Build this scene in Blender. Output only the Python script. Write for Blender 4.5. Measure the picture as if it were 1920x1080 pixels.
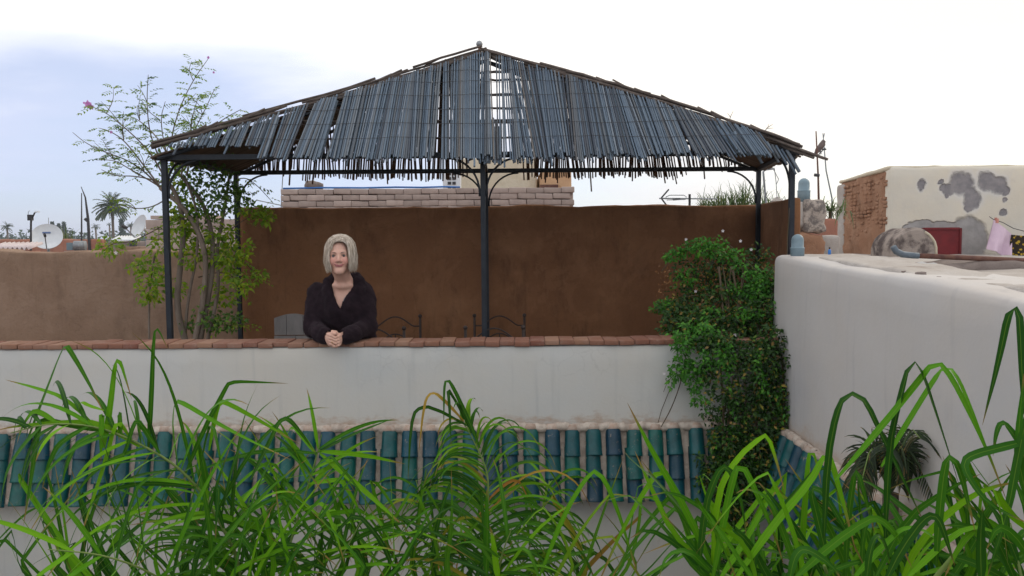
import bpy, bmesh, math, random
import numpy as np
from mathutils import Vector, Matrix, noise

for _o in list(bpy.data.objects): bpy.data.objects.remove(_o)
SC = bpy.context.scene
COL = SC.collection
V = Vector
rad = math.radians

# ------------------------------------------------------------------ camera
F = 1500.0                                   # focal length in photo pixels (1920 wide)
CAM = V((0, 0, 1.68))
cam_d = bpy.data.cameras.new('camera')
cam = bpy.data.objects.new('camera', cam_d); COL.objects.link(cam)
cam_d.sensor_width = 36; cam_d.lens = 36*F/1920
cam_d.clip_start = 0.05; cam_d.clip_end = 5000
CM = Matrix.Rotation(rad(90-3.62), 3, 'X') @ Matrix.Rotation(rad(-0.45), 3, 'Z')
cam.matrix_world = Matrix.Translation(CAM) @ CM.to_4x4()
SC.camera = cam
SC.render.resolution_x, SC.render.resolution_y = 1024, 576

# ------------------------------------------------------------------ sky and sun
SUN_EL, SUN_AZ = 28.0, 48.0                   # low evening sun behind the thin cloud, to the right of the view
w = bpy.data.worlds.new('World'); SC.world = w; w.use_nodes = True
nt = w.node_tree; nt.nodes.clear()
N = lambda t: nt.nodes.new(t)
out = N('ShaderNodeOutputWorld')
sky = N('ShaderNodeTexSky'); sky.sky_type = 'NISHITA'; sky.sun_disc = False
sky.sun_elevation = rad(SUN_EL); sky.sun_rotation = rad(SUN_AZ)
sky.air_density = 1.0; sky.dust_density = 0.4; sky.ozone_density = 3.0
b1 = N('ShaderNodeBackground'); b1.inputs[1].default_value = 0.15
nt.links.new(sky.outputs[0], b1.inputs[0])
b2 = N('ShaderNodeBackground'); b2.inputs[1].default_value = 1.25
tc = N('ShaderNodeTexCoord'); sep = N('ShaderNodeSeparateXYZ'); nt.links.new(tc.outputs['Generated'], sep.inputs[0])
def wm(op, a, b=None, c=None):
    n = N('ShaderNodeMath'); n.operation = op
    for i, q in enumerate((a, b, c)):
        if q is None: continue
        if isinstance(q, (int, float)): n.inputs[i].default_value = q
        else: nt.links.new(q, n.inputs[i])
    return n.outputs[0]
den = wm('ADD', wm('MAXIMUM', sep.outputs[2], 0.0), 0.16)
cx = wm('DIVIDE', sep.outputs[0], den); cy = wm('DIVIDE', sep.outputs[1], den)
cmb = N('ShaderNodeCombineXYZ'); nt.links.new(cx, cmb.inputs[0]); nt.links.new(cy, cmb.inputs[1])
nz = N('ShaderNodeTexNoise'); nz.inputs['Scale'].default_value = 0.62; nz.inputs['Detail'].default_value = 6; nz.inputs['Roughness'].default_value = 0.52
mp = N('ShaderNodeMapping'); mp.inputs['Location'].default_value = (3.1, 0.4, 2.0); mp.inputs['Scale'].default_value = (0.7, 1.0, 1)
nt.links.new(cmb.outputs[0], mp.inputs[0]); nt.links.new(mp.outputs[0], nz.inputs[0])
# a veil of cloud that thickens with height above the hazy horizon
veil = wm('MULTIPLY_ADD', sep.outputs[2], 2.6, 0.02)
cov = wm('ADD', wm('MULTIPLY_ADD', nz.outputs[0], 2.1, -0.78), veil)
mr = N('ShaderNodeMapRange'); mr.interpolation_type = 'SMOOTHSTEP'
nt.links.new(cov, mr.inputs[0]); mr.inputs[1].default_value = 0.1; mr.inputs[2].default_value = 0.85
mr.inputs[3].default_value = 0.62; mr.inputs[4].default_value = 0.97
cr = N('ShaderNodeValToRGB'); nt.links.new(wm('ADD', wm('MULTIPLY', sep.outputs[2], 2.0), wm('MULTIPLY_ADD', nz.outputs[0], .75, -.31)), cr.inputs[0])   # thin blue haze low down, white cloud above
for i_, (p_, c_) in enumerate(((0.0, (.53, .595, .85, 1)), (.29, (.61, .65, .84, 1)))): cr.color_ramp.elements[i_].position = p_; cr.color_ramp.elements[i_].color = c_
e_ = cr.color_ramp.elements.new(.46); e_.color = (.98, .98, 1.0, 1)
dt = N('ShaderNodeVectorMath'); dt.operation = 'DOT_PRODUCT'; nt.links.new(tc.outputs['Generated'], dt.inputs[0])
dt.inputs[1].default_value = (math.sin(rad(SUN_AZ))*math.cos(rad(SUN_EL)), math.cos(rad(SUN_AZ))*math.cos(rad(SUN_EL)), math.sin(rad(SUN_EL)))
gl = N('ShaderNodeMapRange'); gl.interpolation_type = 'SMOOTHSTEP'; nt.links.new(dt.outputs['Value'], gl.inputs[0]); gl.inputs[1].default_value = .45; gl.inputs[2].default_value = 1.0
ga = N('ShaderNodeMix'); ga.data_type = 'RGBA'; nt.links.new(gl.outputs[0], ga.inputs[0]); nt.links.new(cr.outputs[0], ga.inputs[6]); ga.inputs[7].default_value = (1.02, .93, .78, 1)
nt.links.new(ga.outputs[2], b2.inputs[0])
mx = N('ShaderNodeMixShader'); nt.links.new(mr.outputs[0], mx.inputs[0])
nt.links.new(b1.outputs[0], mx.inputs[1]); nt.links.new(b2.outputs[0], mx.inputs[2])
nt.links.new(mx.outputs[0], out.inputs[0])

sd = bpy.data.lights.new('sun', 'SUN'); sd.energy = 0.9; sd.angle = rad(14); sd.color = (1.0, 0.9, 0.78)
so = bpy.data.objects.new('sun', sd); COL.objects.link(so)
sdir = V((math.sin(rad(SUN_AZ))*math.cos(rad(SUN_EL)), math.cos(rad(SUN_AZ))*math.cos(rad(SUN_EL)), math.sin(rad(SUN_EL))))
so.rotation_euler = sdir.to_track_quat('Z', 'Y').to_euler(); so.location = (0, 0, 20)

SC.view_settings.view_transform = 'Standard'; SC.view_settings.look = 'None'
SC.view_settings.exposure = 0.0; SC.view_settings.gamma = 1.0; SC.view_settings.use_curve_mapping = False
SC.cycles.use_denoising = True
SC.cycles.max_bounces = 7; SC.cycles.diffuse_bounces = 3; SC.cycles.transparent_max_bounces = 8

# ------------------------------------------------------------------ helpers
def at(px, py, Y):
    d = CM @ V(((px-960)/F, (540-py)/F, -1))
    return CAM + d*(Y/d.y)
WL = {}                                       # world position of every object's origin
def me_new(name, vs, fs, smooth=False):
    m = bpy.data.meshes.new(name)
    m.from_pydata([tuple(v) for v in vs], [], [tuple(f) for f in fs])
    if smooth: m.polygons.foreach_set('use_smooth', [True]*len(m.polygons))
    return m
def link(name, data, parent=None, loc=(0, 0, 0)):
    o = bpy.data.objects.new(name, data); COL.objects.link(o)
    loc = V(loc); base = V((0, 0, 0))
    if parent is not None:
        o.parent = parent; base = WL[parent.name]
    o.location = loc-base; WL[o.name] = loc
    return o
def tag(o, label=None, cat=None, group=None, kind=None):
    if label: o['label'] = label
    if cat: o['category'] = cat
    if group: o['group'] = group
    if kind: o['kind'] = kind
    return o
def thing(name, label, cat, loc=(0, 0, 0), group=None):
    o = link(name, None, None, loc); o.empty_display_size = 0.1
    return tag(o, label, cat, group)
class MB:
    """collects shapes for ONE mesh"""
    def __init__(s): s.v = []; s.f = []; s.mi = []
    def add(s, vs, fs, mi=0):
        k = len(s.v); s.v += [tuple(q) for q in vs]
        s.f += [tuple(i+k for i in f) for f in fs]; s.mi += [mi]*len(fs); return s
    def box(s, c, d, R=None, mi=0):
        c = V(c); h = V(d)*0.5
        vs = [V((x*h.x, y*h.y, z*h.z)) for x in (-1, 1) for y in (-1, 1) for z in (-1, 1)]
        if R is not None: vs = [R @ q for q in vs]
        return s.add([c+q for q in vs], [(0, 1, 3, 2), (4, 6, 7, 5), (0, 4, 5, 1), (2, 3, 7, 6), (0, 2, 6, 4), (1, 5, 7, 3)], mi)
    def tube(s, pts, r, n=8, caps=True, mi=0):
        pts = [V(p) for p in pts]; m = len(pts)
        rs = r if isinstance(r, (list, tuple)) else [r]*m
        vs = []; fs = []; ref = None
        for i, p in enumerate(pts):
            t = (pts[min(i+1, m-1)]-pts[max(i-1, 0)])
            t = t.normalized() if t.length > 1e-9 else V((0, 0, 1))
            if ref is None:
                ref = t.cross(V((0, 0, 1)))
                if ref.length < 0.05: ref = t.cross(V((1, 0, 0)))
            ref = (ref-t*ref.dot(t))
            ref = ref.normalized() if ref.length > 1e-6 else t.orthogonal().normalized()
            b = t.cross(ref)
            for j in range(n):
                a = 2*math.pi*j/n; vs.append(p+(ref*math.cos(a)+b*math.sin(a))*rs[i])
        for i in range(m-1):
            for j in range(n):
                k = (j+1) % n; fs.append((i*n+j, i*n+k, (i+1)*n+k, (i+1)*n+j))
        if caps:
            fs.append(tuple(range(n-1, -1, -1))); fs.append(tuple((m-1)*n+j for j in range(n)))
        return s.add(vs, fs, mi)
    def lathe(s, prof, n=16, c=(0, 0, 0), R=None, mi=0):
        """prof: list of (radius, height)"""
        c = V(c); vs = []; fs = []
        for (r, z) in prof:
            for j in range(n):
                a = 2*math.pi*j/n; q = V((r*math.cos(a), r*math.sin(a), z))
                vs.append(c+(R @ q if R is not None else q))
        for i in range(len(prof)-1):
            for j in range(n):
                k = (j+1) % n; fs.append((i*n+j, i*n+k, (i+1)*n+k, (i+1)*n+j))
        fs.append(tuple(range(n-1, -1, -1))); fs.append(tuple((len(prof)-1)*n+j for j in range(n)))
        return s.add(vs, fs, mi)
    def ball(s, c, r, n=10, m=6, mi=0):
        r = V(r) if not isinstance(r, (int, float)) else V((r, r, r))
        k = len(s.v)
        s.lathe([(max(1e-4, math.sin(math.pi*i/m)), -math.cos(math.pi*i/m)) for i in range(m+1)], n, mi=mi)
        c = V(c); s.v[k:] = [(c.x+q[0]*r.x, c.y+q[1]*r.y, c.z+q[2]*r.z) for q in s.v[k:]]
        return s
    def mesh(s, name, mats, smooth=False):
        m = me_new(name, s.v, s.f, smooth)
        for q in (mats if isinstance(mats, (list, tuple)) else [mats]): m.materials.append(q)
        if any(s.mi): m.polygons.foreach_set('material_index', s.mi)
        return m
    def build(s, name, mats, parent=None, smooth=False, loc=None):
        """vertices are in world space; loc = origin of the object"""
        if loc is not None:
            l = V(loc); s.v = [(a-l.x, b-l.y, c-l.z) for a, b, c in s.v]
        return link(name, s.mesh(name, mats, smooth), parent, loc or (0, 0, 0))
def fbm(p, o=4):
    return noise.fractal(p, 1.0, 2.0, o)
def rbox(lo, hi, r=0.03, step=0.12, amp=0.006, ns=2.5, warp=None, seed=0.0, skip=()):
    """rounded box with an uneven hand-plastered surface -> verts, faces"""
    lo = V(lo); hi = V(hi)
    ax = []
    for k in range(3):
        L = hi[k]-lo[k]; rr = min(r, L*0.49)
        n = max(1, int((L-2*rr)/step))
        ax.append([lo[k], lo[k]+rr*0.3, lo[k]+rr]+[lo[k]+rr+(L-2*rr)*i/n for i in range(1, n)]+[hi[k]-rr, hi[k]-rr*0.3, hi[k]])
    idx = {}; vs = []; fs = []
    def vid(i, j, k):
        key = (i, j, k)
        if key in idx: return idx[key]
        p = V((ax[0][i], ax[1][j], ax[2][k]))
        c = V([min(max(p[m], lo[m]+min(r, (hi[m]-lo[m])*.49)), hi[m]-min(r, (hi[m]-lo[m])*.49)) for m in range(3)])
        d = p-c
        if d.length > 1e-9:
            mxd = max(abs(q) for q in d); p = c+d.normalized()*mxd; nn = d.normalized()
            q = p*ns+V((seed, seed*1.7, -seed))
            p = p+nn*(fbm(q)*amp + fbm(q*5.0, 2)*amp*0.25)
        if warp: p = V(warp(p))
        idx[key] = len(vs); vs.append(p); return idx[key]
    n = [len(a)-1 for a in ax]
    for a, b, c in ((0, 1, 2), (1, 2, 0), (2, 0, 1)):
        for side in (0, 1):
            if (c, side) in skip: continue
            for i in range(n[a]):
                for j in range(n[b]):
                    q = []
                    for (u, v_) in ((i, j), (i+1, j), (i+1, j+1), (i, j+1)):
                        t = [0, 0, 0]; t[a] = u; t[b] = v_; t[c] = n[c] if side else 0
                        q.append(vid(*t))
                    fs.append(q if side else q[::-1])
    return vs, fs

# ------------------------------------------------------------------ materials
def lin(r, g, b):                             # 0-255 sRGB -> linear rgba
    f = lambda c: (c/255/12.92 if c/255 <= 0.04045 else ((c/255+0.055)/1.055)**2.4)
    return (f(r), f(g), f(b), 1)
class NT:
    def __init__(s, name):
        s.m = bpy.data.materials.new(name); s.m.use_nodes = True; s.t = s.m.node_tree
        s.b = s.t.nodes['Principled BSDF']; s.o = s.t.nodes['Material Output']
        s.tc = s.n('ShaderNodeTexCoord')
    def n(s, t): return s.t.nodes.new(t)
    def put(s, q, sock):
        if q is None: return
        if isinstance(q, (int, float)): sock.default_value = q
        elif isinstance(q, (tuple, list)): sock.default_value = q
        else: s.t.links.new(q, sock)
    def co(s, which='Object', scale=(1, 1, 1), loc=(0, 0, 0), rot=(0, 0, 0), rand=False):
        m = s.n('ShaderNodeMapping'); m.inputs['Scale'].default_value = scale
        m.inputs['Location'].default_value = loc; m.inputs['Rotation'].default_value = rot
        src = s.tc.outputs[which]
        if rand:
            oi = s.n('ShaderNodeObjectInfo'); v = s.n('ShaderNodeVectorMath'); v.operation = 'ADD'
            mm = s.math('MULTIPLY', oi.outputs['Random'], 37.0)
            s.t.links.new(src, v.inputs[0]); s.t.links.new(mm, v.inputs[1]); src = v.outputs[0]
        s.t.links.new(src, m.inputs[0]); return m.outputs[0]
    def noise(s, co, scale=5, detail=6, rough=.6, dist=0, out=0):
        n = s.n('ShaderNodeTexNoise'); s.put(co, n.inputs['Vector'])
        n.inputs['Scale'].default_value = scale; n.inputs['Detail'].default_value = detail
        n.inputs['Roughness'].default_value = rough; n.inputs['Distortion'].default_value = dist
        return n.outputs[out]
    def vor(s, co, scale=5, feat='F1', out='Distance'):
        n = s.n('ShaderNodeTexVoronoi'); n.feature = feat; s.put(co, n.inputs['Vector']); n.inputs['Scale'].default_value = scale
        return n.outputs[out]
    def math(s, op, a, b=None, c=None, clamp=False):
        n = s.n('ShaderNodeMath'); n.operation = op; n.use_clamp = clamp
        for i, q in enumerate((a, b, c)): s.put(q, n.inputs[i])
        return n.outputs[0]
    def rng(s, x, a, b, c=0.0, d=1.0):
        n = s.n('ShaderNodeMapRange'); n.interpolation_type = 'SMOOTHSTEP'
        s.put(x, n.inputs[0])
        for i, q in enumerate((a, b, c, d)): n.inputs[i+1].default_value = q
        return n.outputs[0]
    def ramp(s, x, stops, interp='LINEAR'):
        n = s.n('ShaderNodeValToRGB'); s.put(x, n.inputs[0]); e = n.color_ramp.elements; n.color_ramp.interpolation = interp
        while len(e) < len(stops): e.new(0.5)
        for i, (p, c) in enumerate(stops): e[i].position = p; e[i].color = c
        return n.outputs[0]
    def mix(s, f, a, b, mode='MIX'):
        n = s.n('ShaderNodeMix'); n.data_type = 'RGBA'; n.blend_type = mode
        s.put(f, n.inputs[0]); s.put(a, n.inputs[6]); s.put(b, n.inputs[7]); return n.outputs[2]
    def pos(s):
        n = s.n('ShaderNodeSeparateXYZ'); s.t.links.new(s.tc.outputs['Object'], n.inputs[0]); return n.outputs
    def bump(s, h, strength=.3, dist=.01, prev=None):
        n = s.n('ShaderNodeBump'); n.inputs['Strength'].default_value = strength; n.inputs['Distance'].default_value = dist
        s.put(h, n.inputs['Height']); s.put(prev, n.inputs['Normal']); return n.outputs[0]
    def done(s, col, rough=.85, nrm=None, spec=.3, metal=0, transl=0):
        s.put(col, s.b.inputs['Base Color']); s.put(rough, s.b.inputs['Roughness'])
        s.b.inputs['Specular IOR Level'].default_value = spec; s.b.inputs['Metallic'].default_value = metal
        s.put(nrm, s.b.inputs['Normal'])
        if transl:
            t = s.n('ShaderNodeBsdfTranslucent'); s.put(col, t.inputs[0])
            m = s.n('ShaderNodeMixShader'); m.inputs[0].default_value = transl
            s.t.links.new(s.b.outputs[0], m.inputs[1]); s.t.links.new(t.outputs[0], m.inputs[2]); s.t.links.new(m.outputs[0], s.o.inputs[0])
        return s.m
def simple(name, c1, c2, scale=6, rough=.8, bump=.25, bd=.004, stretch=(1, 1, 1), spec=.3, metal=0, rand=True, vary=.15, bs=4, transl=0):
    """two-tone mottled material with relief and a little difference from object to object"""
    s = NT(name); co = s.co(scale=stretch, rand=rand)
    n = s.noise(co, scale, 7, .62)
    c = s.mix(s.rng(n, .32, .68), c1, c2)
    if vary:
        oi = s.n('ShaderNodeObjectInfo')
        hv = s.n('ShaderNodeHueSaturation'); s.put(c, hv.inputs['Color'])
        s.put(s.math('MULTIPLY_ADD', oi.outputs['Random'], 2*vary, 1-vary), hv.inputs['Value']); c = hv.outputs[0]
    nb = s.bump(s.noise(co, scale*bs, 5, .65), bump, bd) if bump else None
    return s.done(c, rough, nb, spec, metal, transl)

M = {}
# pale lime plaster of the courtyard walls
def plaster(name, base, warm, cool, low=None, streak=.28, crack=True):
    s = NT(name); co = s.co()
    n1 = s.noise(co, 1.1, 8, .62); n2 = s.noise(co, 7, 6, .6)
    c = s.mix(s.rng(n1, .3, .7), base, warm)
    c = s.mix(s.math('MULTIPLY', s.rng(s.noise(s.co(loc=(7, 3, 1)), .8, 7, .6), .45, .72), .8), c, cool)
    c = s.mix(s.math('MULTIPLY', s.rng(n2, .5, .8), .3), c, warm)
    st = s.noise(s.co(scale=(9, 9, .55)), 1.6, 5, .6)
    c = s.mix(s.math('MULTIPLY', s.rng(st, .52, .8), streak), c, tuple(q*.62 for q in cool[:3])+(1,))
    if crack:
        cv = s.vor(s.co(scale=(1, 1, 1), loc=(3, 1, 2)), 5.5, 'DISTANCE_TO_EDGE')
        nn = s.n('ShaderNodeVectorMath'); nn.operation = 'MULTIPLY_ADD'
        s.put(s.noise(co, 6, 4, .6, out=1), nn.inputs[0]); nn.inputs[1].default_value = (.12, .12, .12); s.put(co, nn.inputs[2])
        cv = s.vor(nn.outputs[0], 6.5, 'DISTANCE_TO_EDGE')
        ck = s.math('MULTIPLY', s.rng(cv, .0, .02, 1, 0), s.rng(s.noise(co, 1.7, 3), .48, .68))
        c = s.mix(s.math('MULTIPLY', ck, .13), c, (.16, .15, .14, 1))
    if low is not None:                        # dirt washed up along the tile junction: (z centre, spread, colour)
        z = s.pos()[2]
        d = s.math('ADD', z, s.math('MULTIPLY_ADD', s.noise(s.co(scale=(3, 3, 6)), 3.2, 6, .7), .30, -.15))
        k = s.math('MULTIPLY', s.rng(d, low[0], low[0]+low[1], .85, 0), s.rng(z, low[0]-.3, low[0]-.2, 0, 1))
        c = s.mix(k, c, low[2])
    nb = s.bump(s.noise(co, 2.4, 8, .6), .35, .02); nb = s.bump(s.noise(co, 55, 4, .6), .22, .003, nb)
    return s.done(c, .9, nb, .2)
M['plaster'] = plaster('pale_plaster', (.54, .54, .52, 1), (.55, .525, .475, 1), (.45, .485, .505, 1), (.43, .09, (.42, .32, .25, 1)))
M['plaster2'] = plaster('pale_plaster_side', (.515, .495, .48, 1), (.51, .47, .435, 1), (.43, .425, .445, 1), (.43, .12, (.45, .36, .29, 1)), .28, False)
def earth(name, a, b, c_, dark, stain=.6):
    s = NT(name); co = s.co()
    n1 = s.noise(co, 1.3, 9, .66); n2 = s.noise(s.co(loc=(4, 9, 2)), 3.0, 7, .65)
    c = s.mix(s.rng(n1, .3, .7), a, b); c = s.mix(s.math('MULTIPLY', s.rng(n2, .45, .75), .75), c, c_)
    st = s.noise(s.co(scale=(2.6, 2.6, .9), loc=(1, 5, 0)), 1.8, 8, .68)
    c = s.mix(s.math('MULTIPLY', s.rng(st, .5, .72), stain), c, dark)
    c = s.mix(s.math('MULTIPLY', s.rng(s.noise(co, 42, 4, .7), .5, .8), .35), c, dark)
    pt = s.noise(s.co(loc=(2, 7, 5)), 2.1, 9, .72, .6)                     # scuffed, re-plastered patches with ragged borders
    pk = s.rng(pt, .545, .575); c = s.mix(s.math('MULTIPLY', pk, .32), c, c_)
    ln_ = s.rng(s.math('ABSOLUTE', s.math('SUBTRACT', s.noise(s.co(scale=(.8, .8, 1.7), loc=(8, 1, 3)), 1.7, 7, .62, .8), .5)), .0, .012, 1, 0)
    ln_ = s.math('MULTIPLY', ln_, s.rng(s.noise(co, 1.9, 3), .5, .6)); c = s.mix(s.math('MULTIPLY', ln_, .22), c, dark)   # hairline cracks
    c = s.mix(s.math('MULTIPLY', s.rng(s.noise(s.co(scale=(14, 14, 1.1)), 1.5, 5, .6), .56, .74), .30), c, dark)            # rain drips
    c = s.mix(s.math('MULTIPLY', s.rng(s.noise(co, 120, 3, .7), .56, .72), .30), c, c_)
    nb = s.bump(s.noise(co, 3.2, 8, .65), .6, .03); nb = s.bump(s.noise(co, 38, 6, .65), .5, .006, nb); nb = s.bump(s.math('SUBTRACT', pk, ln_), .35, .004, nb)
    return s.done(c, .95, nb, .12)
M['brown'] = earth('brown_earth_render', (.245, .118, .058, 1), (.20, .094, .047, 1), (.30, .155, .080, 1), (.105, .05, .028, 1), .75)
M['tan'] = earth('tan_earth_render', (.275, .185, .13, 1), (.24, .158, .11, 1), (.32, .225, .165, 1), (.145, .095, .068, 1), .6)
M['mud'] = earth('mud_brick_earth', (.33, .185, .115, 1), (.27, .145, .09, 1), (.38, .235, .155, 1), (.15, .085, .055, 1), .6)
M['ground'] = earth('dry_ground', (.26, .19, .13, 1), (.22, .15, .1, 1), (.3, .22, .15, 1), (.14, .1, .07, 1))
M['red_wall'] = earth('red_roof_wall', (.36, .17, .12, 1), (.3, .14, .1, 1), (.4, .23, .17, 1), (.2, .1, .08, 1), .4)
M['rubble'] = earth('rubble_top', (.44, .405, .37, 1), (.37, .33, .30, 1), (.50, .475, .45, 1), (.24, .2, .17, 1), .6)
M['greymud'] = earth('grey_weathered_mud', (.24, .2, .18, 1), (.19, .155, .14, 1), (.3, .25, .22, 1), (.09, .07, .065, 1), .7)
M['brick'] = None
s = NT('terracotta_brick'); co = s.co(rand=True); oi = s.n('ShaderNodeObjectInfo')
c = s.ramp(oi.outputs['Random'], [(0, (.21, .092, .062, 1)), (.3, (.27, .148, .096, 1)), (.55, (.19, .078, .056, 1)), (.75, (.31, .18, .12, 1)), (1, (.23, .115, .082, 1))])
c = s.mix(s.math('MULTIPLY', s.rng(s.noise(co, 9, 6, .65), .42, .7), .5), c, (.3, .19, .15, 1))
c = s.mix(s.math('MULTIPLY', s.rng(s.noise(co, 30, 4, .7), .55, .8), .5), c, (.44, .35, .29, 1))
M['brick'] = s.done(c, .9, s.bump(s.noise(co, 45, 5, .7), .4, .003), .2)
M['block'] = simple('grey_clay_block', (.36, .29, .26, 1), (.43, .35, .31, 1), 9, .95, .4, .006, vary=.14)
M['mortar'] = simple('cream_mortar', (.56, .49, .42, 1), (.36, .29, .24, 1), 14, .95, .6, .012, vary=0, rand=False)
M['jointmortar'] = simple('grey_joint_mortar', (.30, .25, .225, 1), (.36, .30, .27, 1), 9, .95, .5, .01, vary=0, rand=False)
# teal glazed roof tiles
s = NT('teal_glaze'); co = s.co(rand=True); oi = s.n('ShaderNodeObjectInfo')
c = s.ramp(oi.outputs['Random'], [(0, (.002, .058, .080, 1)), (.25, (.002, .078, .084, 1)), (.5, (.003, .105, .080, 1)), (.72, (.002, .060, .095, 1)), (.88, (.004, .034, .066, 1)), (1, (.003, .092, .098, 1))])
c = s.mix(s.rng(s.noise(co, 16, 6, .62), .35, .75), c, s.mix(.5, c, (.004, .028, .034, 1)))
c = s.mix(s.math('MULTIPLY', s.rng(s.noise(s.co(scale=(5, 5, 22), rand=True), 4, 5, .7), .58, .78), .5), c, (.10, .12, .11, 1))
c = s.mix(s.math('MULTIPLY', s.rng(s.noise(co, 110, 3, .7), .69, .76), .8), c, (.42, .4, .35, 1))
c = s.mix(s.math('MULTIPLY', s.rng(s.noise(s.co(loc=(3, 3, 3), rand=True), 26, 7, .75), .60, .68), .75), c, (.24, .19, .145, 1))
M['glaze'] = s.done(c, s.rng(s.noise(co, 24, 5), .3, .8, .28, .62), s.bump(s.noise(co, 30, 5, .6), .25, .003), .4)
M['terra'] = simple('bare_terracotta', (.42, .2, .13, 1), (.46, .30, .22, 1), 20, .9, .4, .004)
M['collar'] = simple('dusty_tile_collar', (.38, .27, .21, 1), (.48, .40, .34, 1), 24, .95, .5, .006)
M['paleslab'] = earth('pale_paving', (.30, .295, .29, 1), (.27, .265, .26, 1), (.34, .33, .32, 1), (.2, .195, .19, 1), .4)
M['steel'] = simple('blue_black_painted_iron', (.013, .017, .024, 1), (.022, .028, .037, 1), 14, .55, .25, .002, vary=.05, rand=False)
M['iron'] = simple('dark_wrought_iron', (.030, .024, .023, 1), (.055, .036, .03, 1), 30, .6, .3, .002, vary=.05)
s = NT('weathered_reed'); co = s.co(scale=(1, 1, .12), rand=True); oi = s.n('ShaderNodeObjectInfo'); geo = s.n('ShaderNodeNewGeometry')
rr = s.math('FRACT', s.math('ADD', oi.outputs['Random'], geo.outputs['Random Per Island']))
c = s.ramp(rr, [(0, (.075, .105, .145, 1)), (.25, (.14, .185, .235, 1)), (.45, (.10, .14, .19, 1)), (.62, (.19, .225, .265, 1)), (.8, (.12, .135, .15, 1)), (.92, (.055, .07, .095, 1)), (1, (.16, .145, .13, 1))])
c = s.mix(s.math('MULTIPLY', s.rng(s.noise(co, 60, 5, .7), .5, .78), .6), c, (.07, .075, .085, 1))
M['reed'] = s.done(c, .72, s.bump(s.noise(co, 120, 3), .3, .002), .3)
s = NT('brown_reed'); co = s.co(scale=(1, 1, .12)); geo = s.n('ShaderNodeNewGeometry')
c = s.ramp(geo.outputs['Random Per Island'], [(0, (.10, .068, .05, 1)), (.4, (.15, .105, .075, 1)), (.7, (.075, .052, .042, 1)), (1, (.19, .135, .095, 1))])
M['reedbrown'] = s.done(c, .8, s.bump(s.noise(co, 120, 3), .3, .002), .2)
M['log'] = simple('grey_brown_pole', (.13, .105, .09, 1), (.075, .058, .05, 1), 30, .85, .5, .005, stretch=(.25, 1, 1), vary=.1)
M['white'] = simple('dish_white', (.68, .71, .74, 1), (.6, .63, .66, 1), 5, .5, .05, .002)
M['galv'] = simple('galvanised_metal', (.3, .32, .34, 1), (.22, .235, .25, 1), 20, .5, .1, .002, metal=.5)
M['dark'] = simple('dark_metal', (.035, .035, .04, 1), (.06, .06, .065, 1), 20, .6, .2, .002)
M['rust'] = simple('rusty_pipe', (.085, .04, .034, 1), (.14, .07, .05, 1), 18, .8, .4, .003)
M['bluegrey'] = simple('blue_grey_pipe_cap', (.16, .23, .27, 1), (.2, .275, .315, 1), 12, .5, .15, .002)
M['bluep'] = simple('blue_plastic', (.03, .13, .40, 1), (.04, .17, .46, 1), 12, .45, .1, .002)
M['cream'] = earth('cream_render', (.58, .52, .40, 1), (.54, .47, .35, 1), (.62, .57, .47, 1), (.4, .34, .27, 1), .3)
M['orange_wall'] = earth('orange_render', (.52, .33, .19, 1), (.47, .29, .17, 1), (.56, .38, .24, 1), (.36, .22, .14, 1), .3)
def leafmat(name, stops, transl=.3, rough=.5, island=True, spec=.35):
    s = NT(name)
    if island: r = s.n('ShaderNodeNewGeometry').outputs['Random Per Island']
    else: r = s.n('ShaderNodeObjectInfo').outputs['Random']
    c = s.ramp(r, stops)
    c = s.mix(s.math('MULTIPLY', s.rng(s.noise(s.co(), 9, 3), .4, .7), .3), c, s.mix(.6, c, (.02, .03, .01, 1)))
    return s.done(c, rough, None, spec, 0, transl)
M['vine'] = leafmat('shaded_vine_leaf', [(0, (.010, .036, .005, 1)), (.35, (.018, .062, .007, 1)), (.7, (.032, .10, .009, 1)), (.88, (.065, .16, .012, 1)), (.925, (.32, .25, .03, 1)), (.965, (.32, .2, .05, 1)), (1, (.15, .10, .04, 1))], .25)  # greens darkened to paint the vine's inner shade; yellow and brown leaves are real
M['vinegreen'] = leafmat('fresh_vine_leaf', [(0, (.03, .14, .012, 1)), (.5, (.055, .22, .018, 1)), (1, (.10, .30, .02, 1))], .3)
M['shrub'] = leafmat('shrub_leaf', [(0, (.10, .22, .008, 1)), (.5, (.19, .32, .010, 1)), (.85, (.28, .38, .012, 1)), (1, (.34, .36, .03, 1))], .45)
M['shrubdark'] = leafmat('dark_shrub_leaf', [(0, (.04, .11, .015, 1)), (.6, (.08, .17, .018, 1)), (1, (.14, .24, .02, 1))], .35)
M['farleaf'] = leafmat('far_leaf', [(0, (.020, .05, .035, 1)), (.6, (.035, .07, .04, 1)), (1, (.05, .09, .045, 1))], .15)
M['palmleaf'] = leafmat('date_palm_leaf', [(0, (.045, .075, .03, 1)), (.6, (.06, .10, .04, 1)), (1, (.1, .12, .05, 1))], .2)
M['papleaf'] = leafmat('rooftop_plant_leaf', [(0, (.06, .11, .04, 1)), (.6, (.10, .16, .05, 1)), (1, (.2, .2, .08, 1))], .3)
M['darkpalm'] = leafmat('dark_fan_leaf', [(0, (.020, .028, .022, 1)), (.5, (.035, .05, .026, 1)), (.85, (.05, .085, .03, 1)), (1, (.12, .09, .04, 1))], .15)
M['bark'] = simple('pale_bark', (.21, .17, .135, 1), (.13, .10, .08, 1), 18, .9, .5, .006, stretch=(1, 1, .3))
M['stem'] = simple('dark_twig', (.10, .07, .045, 1), (.07, .055, .03, 1), 18, .85, .3, .003)
M['trunk'] = simple('palm_trunk', (.11, .085, .065, 1), (.17, .135, .105, 1), 14, .95, .6, .03)
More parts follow.
